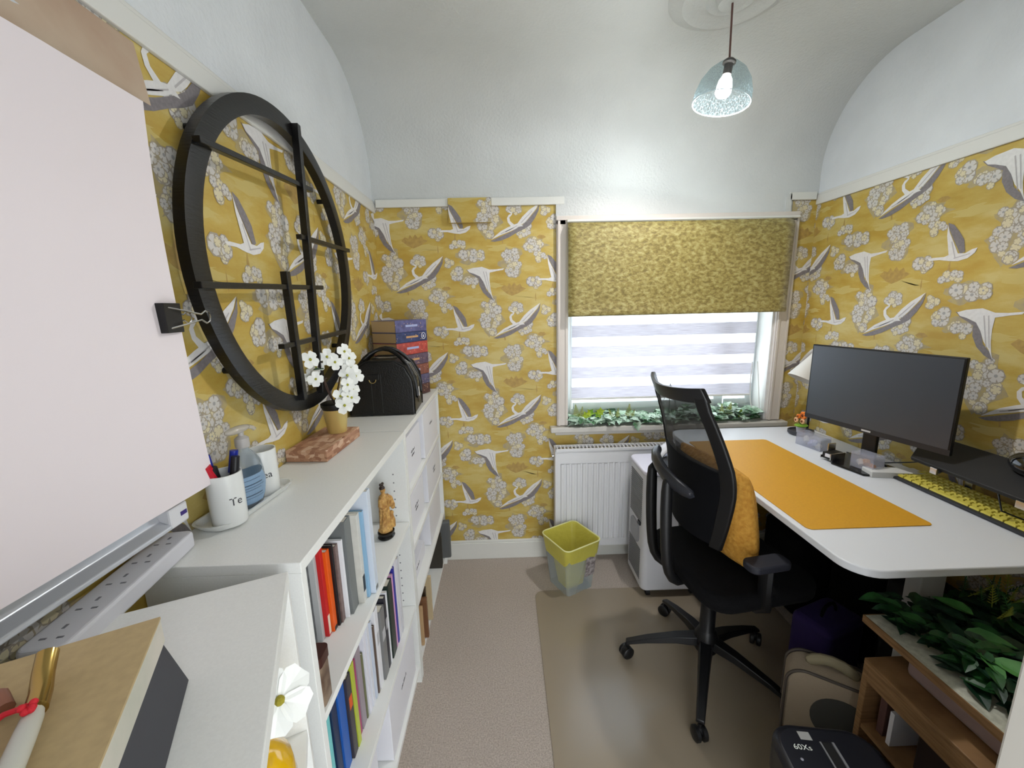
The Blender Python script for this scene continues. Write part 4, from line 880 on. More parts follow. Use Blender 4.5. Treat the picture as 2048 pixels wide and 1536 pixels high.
b = MB(); b.tube(bez((-.04, .05, .735), (.03, .09, .80), (.14, .105, .80), 10), [.032]*11, 14, None, False, .5); b.build('hose_adapter', acw, ac, smooth=True)

# ---------------------------------------------------------------- chair mat and office chair
cmat = bpy.data.materials.new('clear_mat'); cmat.use_nodes = True; N = cmat.node_tree.nodes; L = cmat.node_tree.links; bs = N['Principled BSDF']
bs.inputs['Base Color'].default_value = rgb(168, 154, 134); bs.inputs['Roughness'].default_value = .2; bs.inputs['Coat Weight'].default_value = .5; bs.inputs['Coat Roughness'].default_value = .18
tr = N.new('ShaderNodeBsdfTransparent'); tr.inputs[0].default_value = (.80, .78, .72, 1); mx = N.new('ShaderNodeMixShader'); mx.inputs[0].default_value = .3
L.new(bs.outputs[0], mx.inputs[1]); L.new(tr.outputs[0], mx.inputs[2]); L.new(mx.outputs[0], N['Material Output'].inputs[0])
b = MB(); b.prism(rrect(.135, 1.36, .32, 1.985, .05), .001, .0045); tag(b.build('chair_mat', cmat), 'clear glossy plastic chair mat lying on the carpet', 'floor mat')
CX, CY, CA = .825, 1.462, R(9)
ch = thing('office_chair', 'black mesh-backed office chair facing the white desk', 'office chair', (CX, U(CY), .0045), CA)
Mi = (Matrix.Translation((CX, CY, .0045)) @ Matrix.Rotation(CA, 4, 'Z')).inverted()
def wl(x, y, z): return tuple(Mi @ Vector((x, y+.092, z)))
def caster(parent, x, y):
    b = MB()
    for s in (-1, 1):
        Mc = Matrix.Translation((x, y, .027)) @ Matrix.Rotation(math.atan2(y, x)+.6, 4, 'Z') @ Matrix.Translation((0, s*.013, 0)) @ Matrix.Rotation(PI/2, 4, 'X')
        b.lathe([(.001, -.010), (.022, -.010), (.027, -.006), (.027, .006), (.022, .010), (.001, .010)], 20, None, Mc)
    b.ball((x, y, .036), (.024, .014, .018)); b.cyl((x, y, .035), (x, y, .07), .006, 10)
    b.build('caster', black_p, parent, smooth=True, ang=40)
base_m = mat('chair_base', rgb(13, 13, 16), .4)
for k, ang in enumerate((165.6, 241, 98, 313, 22)):
    a = R(ang)-CA; dx, dy = math.cos(a), math.sin(a); b = MB(); secs = []
    for t, w_, hh, zc in ((.02, .030, .034, .155), (.12, .024, .026, .140), (.24, .019, .018, .108), (.325, .016, .012, .078)):
        px_, py_ = dx*t, dy*t; nx, ny = -dy*w_, dx*w_; secs.append([(px_-nx, py_-ny, zc-hh*.6), (px_+nx, py_+ny, zc-hh*.6), (px_+nx*.8, py_+ny*.8, zc+hh*.5), (px_-nx*.8, py_-ny*.8, zc+hh*.5)])
    vs = sum(secs, []); fs = [(0, 3, 2, 1), (12, 13, 14, 15)]+[(i*4+j, i*4+(j+1) % 4, (i+1)*4+(j+1) % 4, (i+1)*4+j) for i in range(3) for j in range(4)]
    b.add(vs, fs); bl_ = b.build('base_leg', base_m, ch, smooth=True, bevel=.003, ang=30); caster(bl_, dx*.322, dy*.322)
b = MB(); b.lathe([(.001, .11), (.045, .11), (.048, .17), (.034, .20), (.030, .205), (.030, .34), (.018, .345), (.018, .44), (.001, .44)], 28); b.build('gas_column', base_m, ch, smooth=True, ang=40)
b = MB(); b.box(-.11, .10, -.08, .08, .43, .475); b.build('seat_mechanism', black_p, ch, bevel=.01)
b = MB(); b.prism(rrect(-.17, .29, -.245, .245, .09, 8), .478, .545); b.build('seat', black_f, ch, smooth=True, bevel=.022, segs=4, ang=60)
def bk(s, t, off=0):
    """backrest surface: s -1..1 across, t 0 bottom..1 top (world then local)"""
    z = .655+.60*t
    xc = .690-.115*max(0, (t-.38)/.62)**1.5+.0*t if t > .38 else .690+.0*(1-t)
    hw = .175+.065*math.sin(min(1, t/.55)*PI/2) if t < .55 else .240-.055*(t-.55)/.45
    yc = 1.405+.012*t; CB = R(5)
    x = xc+.055*s*s-.020*(1-s*s)*(t > 2)+off; y = yc+hw*s
    # top edge dips in the middle
    z += (.018*s*s if t > .9 else 0)
    # turn with the chair
    dxx, dyy = x-.69, y-yc
    return wl(.70+dxx*math.cos(CB)-dyy*math.sin(CB), yc+dxx*math.sin(CB)+dyy*math.cos(CB), z)
meshf = bpy.data.materials.new('chair_mesh'); meshf.use_nodes = True; N = meshf.node_tree.nodes; L = meshf.node_tree.links; bs = N['Principled BSDF']; bs.inputs['Base Color'].default_value = rgb(34, 33, 32); bs.inputs['Roughness'].default_value = .8
tr = N.new('ShaderNodeBsdfTransparent'); mx = N.new('ShaderNodeMixShader'); mx.inputs[0].default_value = .17; L.new(bs.outputs[0], mx.inputs[1]); L.new(tr.outputs[0], mx.inputs[2]); L.new(mx.outputs[0], N['Material Output'].inputs[0])
b = MB(); b.open = True; ns, nt_ = 16, 18
b.add([bk((-1+2*i/ns)*.96, .35+.63*j/nt_, .006) for j in range(nt_+1) for i in range(ns+1)], [(j*(ns+1)+i, j*(ns+1)+i+1, (j+1)*(ns+1)+i+1, (j+1)*(ns+1)+i) for j in range(nt_) for i in range(ns)]); b.build('mesh_backrest', meshf, ch, smooth=True, ang=180)
b = MB(); vs = [bk((-1+2*i/ns)*.94, .02+.50*j/10, q) for q in (.002, .028) for j in range(11) for i in range(ns+1)]; m0 = 11*(ns+1)
fs = [(j*(ns+1)+i, j*(ns+1)+i+1, (j+1)*(ns+1)+i+1, (j+1)*(ns+1)+i) for j in range(10) for i in range(ns)]; fs += [tuple(m0+a for a in reversed(f)) for f in fs]
bd = [i for i in range(ns+1)]+[j*(ns+1)+ns for j in range(1, 11)]+[10*(ns+1)+i for i in reversed(range(ns))]+[j*(ns+1) for j in reversed(range(1, 10))]
fs += [(bd[i], bd[(i+1) % len(bd)], m0+bd[(i+1) % len(bd)], m0+bd[i]) for i in range(len(bd))]
b.add(vs, fs); b.build('lower_back_pad', mat('navy_black', rgb(9, 10, 15), .9, spec=.2), ch, smooth=True, ang=60)
# frame round the backrest
def frame_strip(path, w_, th):
    b = MB(); secs = []
    for (s, t, ds, dt) in path:
        a = Vector(bk(s, t, 0)); c = Vector(bk(s-ds, t-dt, 0)); o_ = Vector(bk(s, t, th)); o2 = Vector(bk(s-ds, t-dt, th)); secs.append([tuple(a), tuple(c), tuple(o2), tuple(o_)])
    n = len(secs); vs = sum(secs, []); fs = [(0, 1, 2, 3), (4*n-1, 4*n-2, 4*n-3, 4*n-4)]+[(i*4+j, i*4+(j+1) % 4, (i+1)*4+(j+1) % 4, (i+1)*4+j) for i in range(n-1) for j in range(4)]
    b.add(vs, fs); return b
N_ = 18
for s in (-1, 1): frame_strip([(s, .0+1.0*j/N_, s*(.13 if s > 0 else .20), 0) for j in range(N_+1)], .03, .016).build('back_frame', black_p, ch, smooth=True, bevel=.004, ang=50)
frame_strip([(-1+2*j/N_, 1.0, 0, .085) for j in range(N_+1)], .03, .02).build('top_rail', mat('rail_black', rgb(30, 30, 32), .35), ch, smooth=True, bevel=.004, ang=50)
# rear support: bow behind the back and two J-shaped posts
b = MB(); pts = [wl(*p) for p in ((.665, 1.56, .935), (.618, 1.50, .955), (.592, 1.40, .935), (.61, 1.28, .905), (.66, 1.21, .885))]; b.tube(pts, [.016, .02, .022, .02, .016], 10, None, False, 1.5); b.build('lumbar_bow', mat('bow_grey', rgb(38, 40, 46), .3), ch, smooth=True, sub=1)
for (yy, x0) in ((1.455, .595), (1.315, .600)):
    b = MB(); b.tube([wl(*p) for p in ((x0, yy, .93), (x0-.005, yy-.01, .80), (x0, yy-.02, .62), (x0+.012, yy-.02, .53), (x0+.05, yy-.015, .475), (.76, 1.38, .455))], [.02, .021, .020, .019, .018, .016], 10, None, False, 1.15); b.build('back_post', black_p, ch, smooth=True, sub=1)
for s in (-1, 1):
    b = MB(); b.tube([(.02, s*.10, .465), (.03, s*.20, .465), (.03, s*.24, .50), (.02, s*.245, .58), (.02, s*.245, .655)], [.016, .017, .018, .018, .018], 8, None, False, 1.5); b.build('armrest_post', black_p, ch, smooth=True)
    b = MB(); b.prism(rrect(-.06, .095, s*.245-.034, s*.245+.034, .025), .655, .682); b.build('armrest_pad', mat('arm_pad', rgb(30, 31, 40), .6), ch, smooth=True, bevel=.006, ang=40)
# mustard cushion
mus = mat('mustard_fabric', rgb(176, 122, 38), .85, col2=rgb(198, 146, 58), nscale=70, bump=.8, bscale=55)
b = MB(); n = 14; vs = []; fs = []
for q in (1, -1):
    for j in range(n+1):
        for i in range(n+1):
            u, v = -1+2*i/n, -1+2*j/n; e_ = (1-u**4)*(1-v**4); vs.append((q*(.006+.060*e_**.6)+.03*(1-v)*.5, u*.20*(1-.05*v*v), v*.20*(1-.05*u*u)))
m0 = (n+1)**2
for j in range(n):
    for i in range(n): a = j*(n+1)+i; fs += [(a, a+1, a+n+2, a+n+1), (m0+a, m0+a+n+1, m0+a+n+2, m0+a+1)]
bd = list(range(n+1))+[j*(n+1)+n for j in range(1, n+1)]+[n*(n+1)+i for i in reversed(range(n))]+[j*(n+1) for j in reversed(range(1, n))]
fs += [(bd[i], m0+bd[i], m0+bd[(i+1) % len(bd)], bd[(i+1) % len(bd)]) for i in range(len(bd))]
b.add(vs, fs); o = b.build('cushion', mus, smooth=True, ang=180, loc=(.810, 1.375, .775)); o.rotation_euler = (0, R(-6), CA); tag(o, 'mustard textured cushion propped against the office chair back', 'cushion')

# ---------------------------------------------------------------- desk
DZ = .845
dk = thing('desk', 'white rounded-corner desk against the right wall', 'desk', (.925, .88, 0))
b = MB(); b.prism(rrect(0, .79, 0, 1.26, .08, 8), DZ-.024, DZ); b.build('desktop', mat('desk_white', rgb(222, 224, 228), .3), dk, smooth=True, bevel=.003, ang=30)
leg = mat('desk_leg', rgb(178, 178, 176), .4)
for y in (.18, 1.12):
    b = MB(); b.box(.36, .44, y-.025, y+.025, .06, DZ-.06); b.build('leg_column', leg, dk, bevel=.004)
    b = MB(); b.box(.14, .72, y-.035, y+.035, .005, .05); b.build('foot', leg, dk, bevel=.006)
    b = MB(); b.box(.10, .70, y-.02, y+.02, DZ-.06, DZ-.0245); b.build('cross_bracket', leg, dk)
b = MB(); b.box(.30, .34, .17, 1.05, DZ-.06, DZ-.03); b.box(.46, .50, .17, 1.05, DZ-.06, DZ-.03); b.build('under_frame', black_m, dk)
b = MB(); b.box(.40, .66, .50, .98, DZ-.20, DZ-.065); b.build('cable_tray', black_m, dk, bevel=.004)
b = MB(); b.prism(rrect(.945, 1.352, 1.144, 1.987, .018), DZ+.0003, DZ+.003); tag(b.build('desk_mat', mat('mustard_mat', rgb(206, 150, 34), .5, noise_amt=.03, nscale=120), bevel=.001), 'mustard yellow desk mat on the white desk', 'desk mat')
# monitor
mang = math.atan2(.117, .55)
mo = thing('monitor', 'black widescreen monitor switched off, standing on the desk', 'monitor', (1.535, 1.51, DZ+.0005), mang)
b = MB(); b.box(-.012, .004, -.28, .28, .150, .505); b.box(.004, .03, -.16, .16, .20, .42); mbd = b.build('monitor_body', black_p, mo, bevel=.003)
scr = mat('screen', rgb(60, 66, 76), .36, spec=1.0); b = MB(); b.box(-.0128, -.0118, -.273, .273, .172, .499); b.build('screen', scr, mbd)
b = MB(); b.box(-.0132, -.0118, -.28, .28, .151, .172); b.build('bottom_bezel', mat('bezel', rgb(44, 46, 52), .35), mbd)
b = MB(); b.box(-.0136, -.0131, -.018, .018, .158, .165); b.build('logo_plate', mat('logo', rgb(205, 208, 214), .3), mbd)
b = MB(); b.box(.012, .030, -.028, .028, .03, .25); b.build('stand_neck', black_p, mo, bevel=.004)
b = MB(); b.prism([(-.10, -.075), (-.10, .06), (.01, .13), (.10, .13), (.10, -.13), (.01, -.13)], 0, .008); b.build('stand_foot', mat('gloss_black', rgb(12, 12, 14), .12), mo, bevel=.003)
# clear boxes, tape dispenser-like holder on the stand foot
pls = glass('crystal_box', (.95, .96, .98, 1), .72, .08, diff=rgb(206, 208, 222))
def cbox(label, loc, rz, sx, sy, sz, fill):
    o = thing('plastic_box', label, 'box', loc, rz); b = MB(); b.box(-sx, sx, -sy, sy, 0, .002); b.box(-sx, -sx+.002, -sy, sy, .002, sz); b.box(sx-.002, sx, -sy, sy, .002, sz); b.box(-sx, sx, -sy, -sy+.002, .002, sz); b.box(-sx, sx, sy-.002, sy, .002, sz); b.build('box_body', pls, o)
    b = MB(); b.box(-sx-.001, sx+.001, -sy-.001, sy+.001, sz, sz+.012); b.build('lid', pls, o, bevel=.002)
    b = MB(); rr = random.Random(5)
    for k, c in enumerate(fill):
        y = -sy*.7+1.4*sy*k/max(1, len(fill)-1); zz = .006+.01*(k % 2)
        b.tube([(-sx*.5, y*.6-.01, zz+.006), (0, y*.8, zz+.01+.004*k), (sx*.5, y*.7+.02, zz+.006)], min(.012, sz*.2), 8, mat('fill_%s' % '_'.join(map(str, c)), rgb(*c), .6))
    b.build('contents', None, o)
    return o
cbox('clear plastic box of white and cream items left of the monitor stand', (1.505, 1.745, DZ+.0005), mang, .03, .065, .055, [(225, 222, 200), (210, 214, 236), (200, 200, 226), (232, 226, 210)])
cbox('clear plastic box with an orange item on the monitor foot', (1.515, 1.475, DZ+.009), mang, .03, .045, .055, [(224, 140, 50), (224, 150, 60), (240, 225, 205)])
st_ = thing('metal_holder', 'small chrome and black holder on the monitor foot', 'desk accessory', (1.475, 1.60, DZ+.009), mang)
b = MB(); b.box(-.012, .03, .010, .014, 0, .06); b.box(-.05, .03, .010, .014, 0, .012); b.box(-.05, .03, -.035, -.031, 0, .03); b.build('chrome_side', chrome, st_)
b = MB(); b.box(-.045, .028, -.030, .009, .001, .03); b.build('tray', black_p, st_, bevel=.003); b = MB(); b.box(-.05, -.044, -.030, -.008, .012, .026); b.build('white_tab', box_w, st_)
# white slab box
b = MB(); b.box(0, .19, -.03, .03, 0, .024); o = b.build('white_box', mat('slab_white', rgb(214, 214, 212), .5), bevel=.002, loc=(1.478, 1.435, DZ+.0005)); o.rotation_euler = (0, 0, R(-10)); tag(o, 'low flat white box in front of the monitor stand', 'box')
# potted flower ornament and desk lamp at the far end
tr_ = thing('round_stand', 'dark grey round coaster stand under the little flower pot', 'stand', (1.59, 1.93, DZ+.0005))
b = MB(); b.lathe([(.001, 0), (.052, 0), (.060, .008), (.060, .022), (.055, .024), (.053, .014), (.001, .012)], 36); b.build('dish', mat('dark_grey_plastic', rgb(62, 62, 66), .5), tr_, smooth=True, ang=40)
ff = thing('flower_ornament', 'tiny orange crochet flowers in a white pot beside the monitor', 'ornament', (1.585, 1.925, DZ+.0135))
b = MB(); b.lathe([(.001, 0), (.018, 0), (.023, .03), (.020, .032), (.001, .03)], 24); b.build('pot', mat('pot_white', rgb(206, 206, 212), .5), ff, smooth=True, ang=40)
b = MB(); b.lathe([(.001, .030), (.024, .031), (.034, .037), (.030, .042), (.012, .044), (.001, .044)], 14, None, Matrix.Diagonal((1, .8, 1, 1))); b.build('green_leaves', mat('crochet_green', rgb(128, 172, 52), .9), ff, smooth=True)
cr = mat('crochet_peach', rgb(236, 186, 140), .9); co = mat('crochet_orange', rgb(236, 130, 50), .9); cb_ = mat('crochet_brown', rgb(120, 66, 36), .9)
for (x, y, z, r, m) in ((-.018, .012, .066, .013, cr), (.0, -.01, .062, .014, cr), (.008, -.002, .092, .020, co), (-.008, .012, .085, .012, co)):
    b = MB()
    for k in range(7): a = k*.9; b.ball((x-.003, y+r*.7*math.cos(a), z+r*.7*math.sin(a)), r*.42, 8, m, None, 6)
    b.ball((x-.006, y, z), r*.42, 10, cb_, None, 6); b.tube([(x, y, z), (0, 0, .04)], .0015, 5, g_dark); b.build('flower', None, ff, smooth=True)
lp = thing('desk_lamp', 'small lamp with white cone shade behind the monitor', 'lamp', (1.65, 1.96, DZ+.0005))
b = MB(); b.lathe([(.001, 0), (.035, 0), (.032, .012), (.008, .016), (.001, .016)], 28); b.build('lamp_base', black_p, lp, smooth=True); b = MB(); b.tube([(0, 0, .01), (0, 0, .33), (.0, 0, .40)], .006, 8); b.build('pole', black_m, lp, smooth=True)
Ml = Matrix.Translation((.005, 0, .40)) @ Matrix.Rotation(R(28), 4, 'Y'); b = MB(); b.lathe([(.028, .03), (.078, -.125), (.076, -.125), (.026, .028)], 40, None, Ml, cap=False); b.build('lamp_shade', mat('shade_white', rgb(222, 220, 214), .6), lp, smooth=True)
b = MB(); b.ball(tuple(Ml @ Vector((0, 0, -.07))), .026); b.build('bulb', mat('clear_bulb', rgb(220, 214, 200), .1), lp, smooth=True); b = MB(); b.cyl(tuple(Ml @ Vector((0, 0, .03))), tuple(Ml @ Vector((0, 0, -.045))), .012); b.build('socket', black_p, lp)
# keyboard
kb = thing('keyboard', 'black keyboard with yellow keys along the right side of the desk', 'keyboard', (1.550, 1.41, DZ+.0005), R(-1.5))
b = MB(); b.add([(0, 0, 0), (.14, 0, 0), (.14, -.485, 0), (0, -.485, 0), (0, 0, .010), (.14, 0, .022), (.14, -.485, .022), (0, -.485, .010)], [(0, 1, 2, 3), (7, 6, 5, 4), (0, 4, 5, 1), (1, 5, 6, 2), (2, 6, 7, 3), (3, 7, 4, 0)]); b.build('keyboard_body', mat('kb_dark', rgb(44, 46, 52), .5), kb, bevel=.003)
yk = mat('yellow_keys', rgb(214, 200, 84), .5); rows = 6; nk = 0
proto = None
for r_ in range(rows):
    x0 = .014+r_*.020; cols_ = 22 if r_ else 14
    y = -.010; 
    for c_ in range(cols_):
        wy = (.465/cols_)-.0035
        if r_ == 0 and c_ == 4: wy = .465/cols_*4-.0035
        if r_ == 0 and 4 < c_ < 8: y -= .465/cols_; continue
        b = MB(); zz = .010+.012*(x0+.008)/.14; b.add([(x0, y, zz), (x0+.0160, y, zz+.0014), (x0+.0160, y-wy, zz+.0014), (x0, y-wy, zz), (x0+.002, y-.0015, zz+.006), (x0+.0142, y-.0015, zz+.007), (x0+.0142, y-wy+.0015, zz+.007), (x0+.002, y-wy+.0015, zz+.006)], [(3, 2, 1, 0), (4, 5, 6, 7), (0, 1, 5, 4), (1, 2, 6, 5), (2, 3, 7, 6), (3, 0, 4, 7)])
        if nk < 96: b.build('key', yk, kb)
        else:
            if proto is None: proto = MB()
            proto.v += [tuple(v) for v in b.v]; k0 = len(proto.v)-8; proto.f += [tuple(a+k0 for a in f) for f in b.f]; proto.mi += [0]*len(b.f)
        nk += 1; y -= .465/cols_
if proto: o = proto.build('remaining_keys', yk, kb); o['kind'] = 'stuff'
# laptop on a riser, mouse on top
lt = thing('laptop', 'closed black laptop raised on a silver stand at the right wall', 'laptop', (1.575, 1.40, .935), R(-2))
b = MB(); b.add([(0, -.04, 0), (.130, .04, .070), (.130, -.46, .070), (0, -.46, 0), (-.006, -.04, .014), (.125, .04, .084), (.125, -.46, .084), (-.006, -.46, .014)], [(0, 1, 2, 3), (7, 6, 5, 4), (0, 4, 5, 1), (1, 5, 6, 2), (2, 6, 7, 3), (3, 7, 4, 0)]); b.build('laptop_body', mat('laptop_black', rgb(26, 26, 28), .55), lt, bevel=.003)
ls = thing('laptop_stand', 'silver laptop stand behind the yellow keyboard', 'laptop stand', (1.575, 1.40, DZ+.0005), R(-2))
for yy in (-.14, -.40):
    b = MB(); b.box(.122, .136, yy-.012, yy+.012, 0, .142); b.add([(-.008, yy-.012, .077), (.126, yy-.012, .15), (.126, yy+.012, .15), (-.008, yy+.012, .077), (-.008, yy-.012, .083), (.126, yy-.012, .157), (.126, yy+.012, .157), (-.008, yy+.012, .083)], [(3, 2, 1, 0), (4, 5, 6, 7), (0, 1, 5, 4), (1, 2, 6, 5), (2, 3, 7, 6), (3, 0, 4, 7)]); b.box(-.016, -.008, yy-.012, yy+.012, .077, .100); b.build('stand_arm', chrome, ls, bevel=.001)
b = MB(); b.box(.120, .138, -.42, -.12, 0, .006); b.build('stand_base', chrome, ls)
b = MB(); b.ball((0, 0, 0), (.046, .066, .036), 24, None, None, 14); o = b.build('computer_mouse', mat('piano_black', rgb(14, 14, 17), .1, coat=.6), smooth=True, loc=(1.662, U(1.16), 1.030)); o.rotation_euler = (0, R(-28), 0); tag(o, 'glossy black rounded mouse resting on the closed laptop', 'mouse')
b = MB(); b.tube(KP([(1.60, 1.66, DZ+.004), (1.63, 1.52, DZ+.01), (1.64, 1.42, .90), (1.63, 1.36, .93)]), .003, 6); tag(b.build('cable', black_p, smooth=True), 'thin black cable running from the monitor foot to the laptop', 'cable')
b = MB(); b.tube(KP([(1.575, 1.10, .936), (1.556, 1.07, .89), (1.60, 1.04, .872), (1.62, .99, .870), (1.57, .96, .866)]), .0028, 6); tag(b.build('cable', black_p, smooth=True), 'thin black cable drooping from the laptop over the yellow keys', 'cable')

# ---------------------------------------------------------------- wooden unit with stone board and foliage
wu = thing('wooden_shelf_unit', 'open light-wood shelf unit under the near end of the desk', 'shelf unit', (1.06, .60, .0055))
b = MB(); b.box(0, .50, 0, .375, .475, .493); b.build('top_board', wood, wu, bevel=.002)
for y in (0, .357): b = MB(); b.box(0, .50, y, y+.018, 0, .475); b.build('side_panel', wood, wu, bevel=.002)
b = MB(); b.box(.004, .50, .018, .357, .26, .275); b.build('shelf', wood, wu); b = MB(); b.box(.004, .50, .018, .357, .02, .035); b.build('shelf', wood, wu)
b = MB(); b.box(0, .012, .018, .357, .425, .475); b.build('front_rail', wood, wu, bevel=.001)
b = MB(); b.box(.02, .4, 0, .20, 0, .135); o = b.build('dark_fabric_bin', mat('dark_brown_cloth', rgb(42, 28, 26), .9), bevel=.006, loc=(1.075, .63, .2815)); tag(o, 'dark brown fabric bin inside the wooden shelf unit', 'storage bin')
b = MB(); b.box(0, .3, -.01, .01, 0, .125); o = b.build('magazine', mat('maroon_paper', rgb(96, 66, 62), .5), loc=(1.09, .905, .2815)); tag(o, 'maroon magazine standing at the far side of the wooden unit', 'magazine')
b = MB(); b.box(0, .26, -.006, .006, 0, .11); o = b.build('white_envelope', box_w, loc=(1.085, .875, .2815)); tag(o, 'white envelope beside the maroon magazine in the wooden unit', 'envelope')
b = MB(); b.box(0, .30, 0, .19, 0, .03); o = b.build('glass_lidded_dish', glass('teal_glass', (.75, .86, .86, 1), .4, .1, diff=rgb(120, 150, 152)), bevel=.006, loc=(1.075, .70, .0415)); tag(o, 'pale teal glass dish on the low shelf of the wooden unit', 'dish')
b = MB(); b.prism(rrect(0, .40, 0, .30, .02), 0, .072); o = b.build('pink_cloth_pack', mat('mauve_cloth', rgb(150, 128, 124), .9, bump=.5, bscale=20), bevel=.015, segs=3, loc=(1.125, .62, .4995)); tag(o, 'mauve-grey folded cloth pack between wooden unit and stone board', 'cloth')
b = MB(); b.box(0, .46, 0, .40, 0, .022)
stone = mat('speckled_stone', rgb(178, 178, 162), .5, col2=rgb(206, 206, 190), nscale=70)
tbd = thing('stone_board', 'pale speckled board with wooden edge carrying green foliage', 'board', (1.095, .625, .5735))
b = MB(); b.box(0, .46, 0, .40, .004, .024); b.build('board_top', stone, tbd); b = MB(); b.box(-.004, 0, -.004, .404, 0, .0235); b.box(0, .46, -.004, 0, 0, .0235); b.box(0, .46, .40, .404, 0, .0235); b.build('wood_edging', wood, tbd)
fo = thing('foliage_bundle', 'heap of dark green artificial leaves lying on the stone board', 'artificial plant', (1.33, .83, .598))
rf = random.Random(21)
b = MB(); b.open = True
for i in range(420):
    x = rf.uniform(-.185, .22); y = rf.uniform(-.17, .22); z = .010+.065*rf.random()*(1-abs(y)/.35); a = rf.uniform(0, 6.28); L_ = rf.uniform(.04, .085)
    leaf(b, (x, y, z), (math.cos(a), math.sin(a), rf.uniform(-.15, .35)), (0, -.2, 1), L_, L_*.55, (g_dark, g_deep, g_dark, g_deep, g_deep)[i % 5], 'p', .25)
b.build('dark_leaves', None, fo)
g_big = mat('broad_leaf', rgb(60, 120, 56), .4, col2=rgb(92, 150, 80), nscale=16); b = MB(); b.open = True
for (x, y, a, L_) in ((-.13, -.03, -1.9, .075), (-.10, .04, -.6, .10), (-.12, -.04, -1.2, .12), (-.02, -.05, .3, .09), (.0, .1, 2.0, .09)): leaf(b, (x, y, .06), (math.cos(a), math.sin(a), .15), (0, -.3, 1), L_, L_*.5, g_big, 'p', .2)
b.build('broad_leaves', None, fo)
b = MB(); b.open = True
for k in range(16): fern(b, (rf.uniform(.05, .20), rf.uniform(.02, .2), .06), (rf.uniform(-.6, .6), rf.uniform(-.6, .4), 1), rf.uniform(.05, .09), g_fern if k % 2 else g_dark, 7, .35)
b.build('fern_sprigs', None, fo)
b = MB(); 
for k in range(4): b.tube([(-.15, -.1+k*.05, .012), (0, -.05+k*.05, .03), (.18, -.08+k*.07, .02)], .002, 5, g_dark)
b.build('stem', None, fo)

# beige bag, shredder, purple bag, black bags, some added to darken under the desk
bgm = mat('beige_canvas', rgb(176, 160, 138), .8, bump=.2, bscale=120)
bb2 = thing('beige_case', 'beige rounded case with piped edge and dark round patch, under the desk', 'bag', (1.085, U(1.140), .0055), R(-35))
Mf = Matrix(((1, 0, 0, 0), (0, 0, 1, 0), (0, 1, 0, 0), (0, 0, 0, 1)))
b = MB(); b.prism([p for p in rrect(-.125, .125, 0, .315, .06, 8)], -.05, .05, None, Mf); b.build('case_body', bgm, bb2, smooth=True, bevel=.01, ang=40)
for s in (-1, 1): b = MB(); b.tube([(x, s*.052, z) for x, z in rrect(-.125, .125, 0.004, .315, .06, 8)], .005, 6, None, True); b.build('piping', mat('dark_piping', rgb(86, 78, 72), .7), bb2, smooth=True)
b = MB(); b.prism([(.085*math.cos(2*PI*i/32)+.035, .085*math.sin(2*PI*i/32)+.17) for i in range(32)], -.053, -.0495, None, Mf); b.build('round_patch', mat('olive_grey', rgb(74, 74, 70), .8), bb2)
b = MB(); b.tube([(-.075, 0, .312), (-.035, 0, .35), (.03, 0, .35), (.075, 0, .312)], .016, 10, None, False, 1.3); b.build('rolled_handle', mat('khaki_strap', rgb(150, 140, 112), .85), bb2, smooth=True, sub=1)
shd = thing('paper_shredder', 'black paper shredder with rounded top in the bottom right foreground', 'shredder', (.815, .745, .0055), R(-8))
sb_ = mat('shredder_black', rgb(22, 23, 30), .28)
b = MB(); b.prism(rrect(-.10, .13, -.13, .115, .05, 8), .02, .26); b.build('waste_bucket', mat('bucket', rgb(30, 30, 34), .5), shd, smooth=True, ang=40)
b = MB(); b.prism(rrect(-.12, .15, -.15, .13, .07, 8), .262, .375); b.build('shredder_head', sb_, shd, smooth=True, bevel=.018, segs=4, ang=50)
b = MB(); b.box(.03, .036, -.12, .08, .3755, .3785); b.box(.000, .004, -.12, .08, .3752, .377); b.build('slot_lip', mat('slot_lip', rgb(120, 120, 124), .35), shd)
b = MB(); b.box(.006, .028, -.12, .08, .3745, .3757); b.build('paper_slot', mat('slot_black', rgb(4, 4, 5), .8), shd)
vs, fs = text_geo('60Xs', .020); b = MB(); b.open = True; b.add([(-.075+x*1.1, .055+y, .3757) for x, y, z in vs], fs); b.build('model_lettering', mat('print_silver', rgb(214, 220, 212), .5), shd)
b = MB(); b.box(-.045, -.015, .082, .104, .3755, .3759); b.build('sticker', mat('silver_sticker', rgb(150, 150, 148), .5), shd)
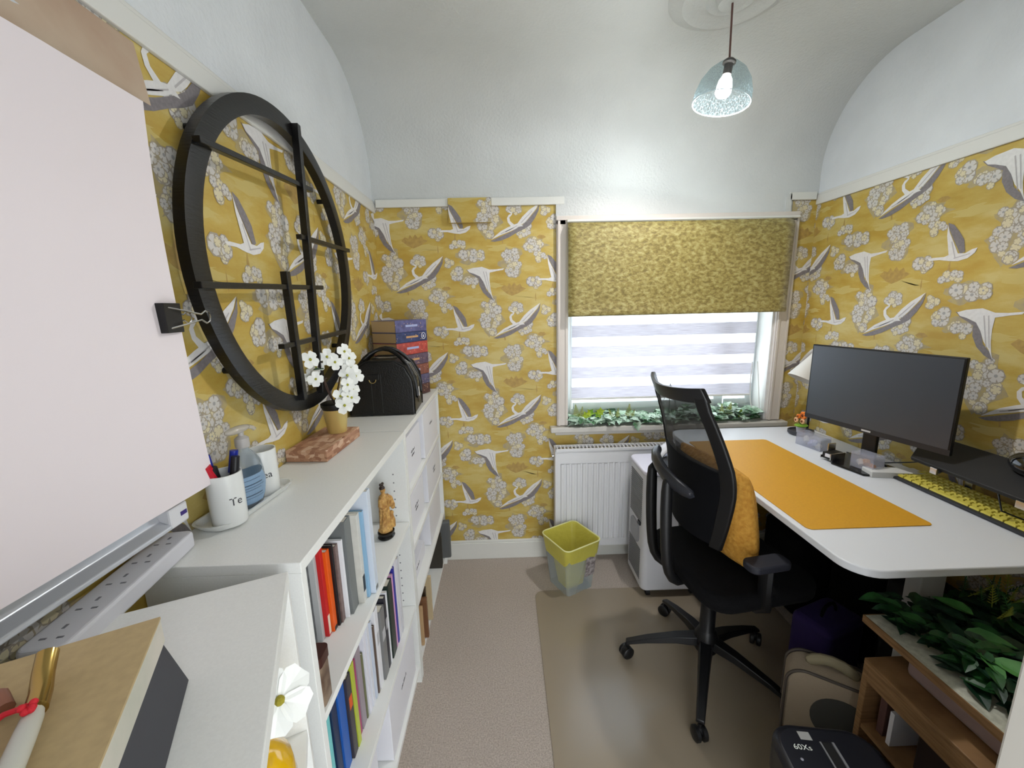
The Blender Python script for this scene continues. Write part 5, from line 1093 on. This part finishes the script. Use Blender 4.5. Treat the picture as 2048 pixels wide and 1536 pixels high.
b = MB(); b.ball((-.07, .03, .3755), (.004, .004, .0015)); b.build('indicator_button', mat('btn', rgb(130, 130, 140), .3), shd)
def bagmesh(name, label, loc, rz, sx, sy, sz, m, cat='bag'):
    o = thing(name, label, cat, loc, rz); b = MB(); b.prism(rrect(-sx, sx, -sy, sy, min(sx, sy)*.4, 6), 0, sz); b.build('bag_body', m, o, smooth=True, bevel=.025, segs=3, ang=60)
    b = MB(); b.tube([(-sx*.4, 0, sz-.01), (-sx*.3, 0, sz+.05), (sx*.3, 0, sz+.05), (sx*.4, 0, sz-.01)], .008, 8); b.build('handle', black_f, o, smooth=True, sub=1)
bagmesh('fabric_bag', 'dark purple fabric bag in the shadow under the desk', (1.33, 1.36, .0055), R(20), .12, .08, .26, mat('purple_cloth', rgb(50, 34, 92), .85))
bagmesh('fabric_bag', 'black bag at the back under the desk', (1.52, 1.75, .001), 0, .12, .15, .42, black_f)
bagmesh('fabric_bag', 'large black bag added against the right wall to darken under the middle of the desk', (1.60, 1.46, .001), 0, .10, .12, .55, black_f)  # added bulk that darkens the space under the desk
bagmesh('fabric_bag', 'black rucksack under the desk beside its near leg', (1.56, 1.20, .001), 0, .10, .10, .50, mat('dull_black', rgb(18, 18, 20), .8))

# ---------------------------------------------------------------- open door leaf at the right edge
da, db = Vector((.790, .517)), Vector((1.00, -.27)); dd = (db-da); dn = Vector((-dd.y, dd.x)).normalized()*.04
b = MB(); pl_ = [da, db, db+dn, da+dn]; b.prism([(p.x, p.y) for p in pl_], .008, 2.0); dr = struct(b.build('door_1', mat('door_paint', rgb(180, 176, 168), .45), bevel=.003))
b = MB(); q = da+(db-da)*.08+dn; b.cyl((q.x, q.y, 1.0), (q.x+dn.x*1.2, q.y+dn.y*1.2, 1.0), .01); b.cyl((q.x+dn.x*1.2, q.y+dn.y*1.2, 1.0), (q.x+dn.x*1.2+dd.x*.15, q.y+dn.y*1.2+dd.y*.15, 1.0), .009); b.build('door_handle', chrome, dr, smooth=True)
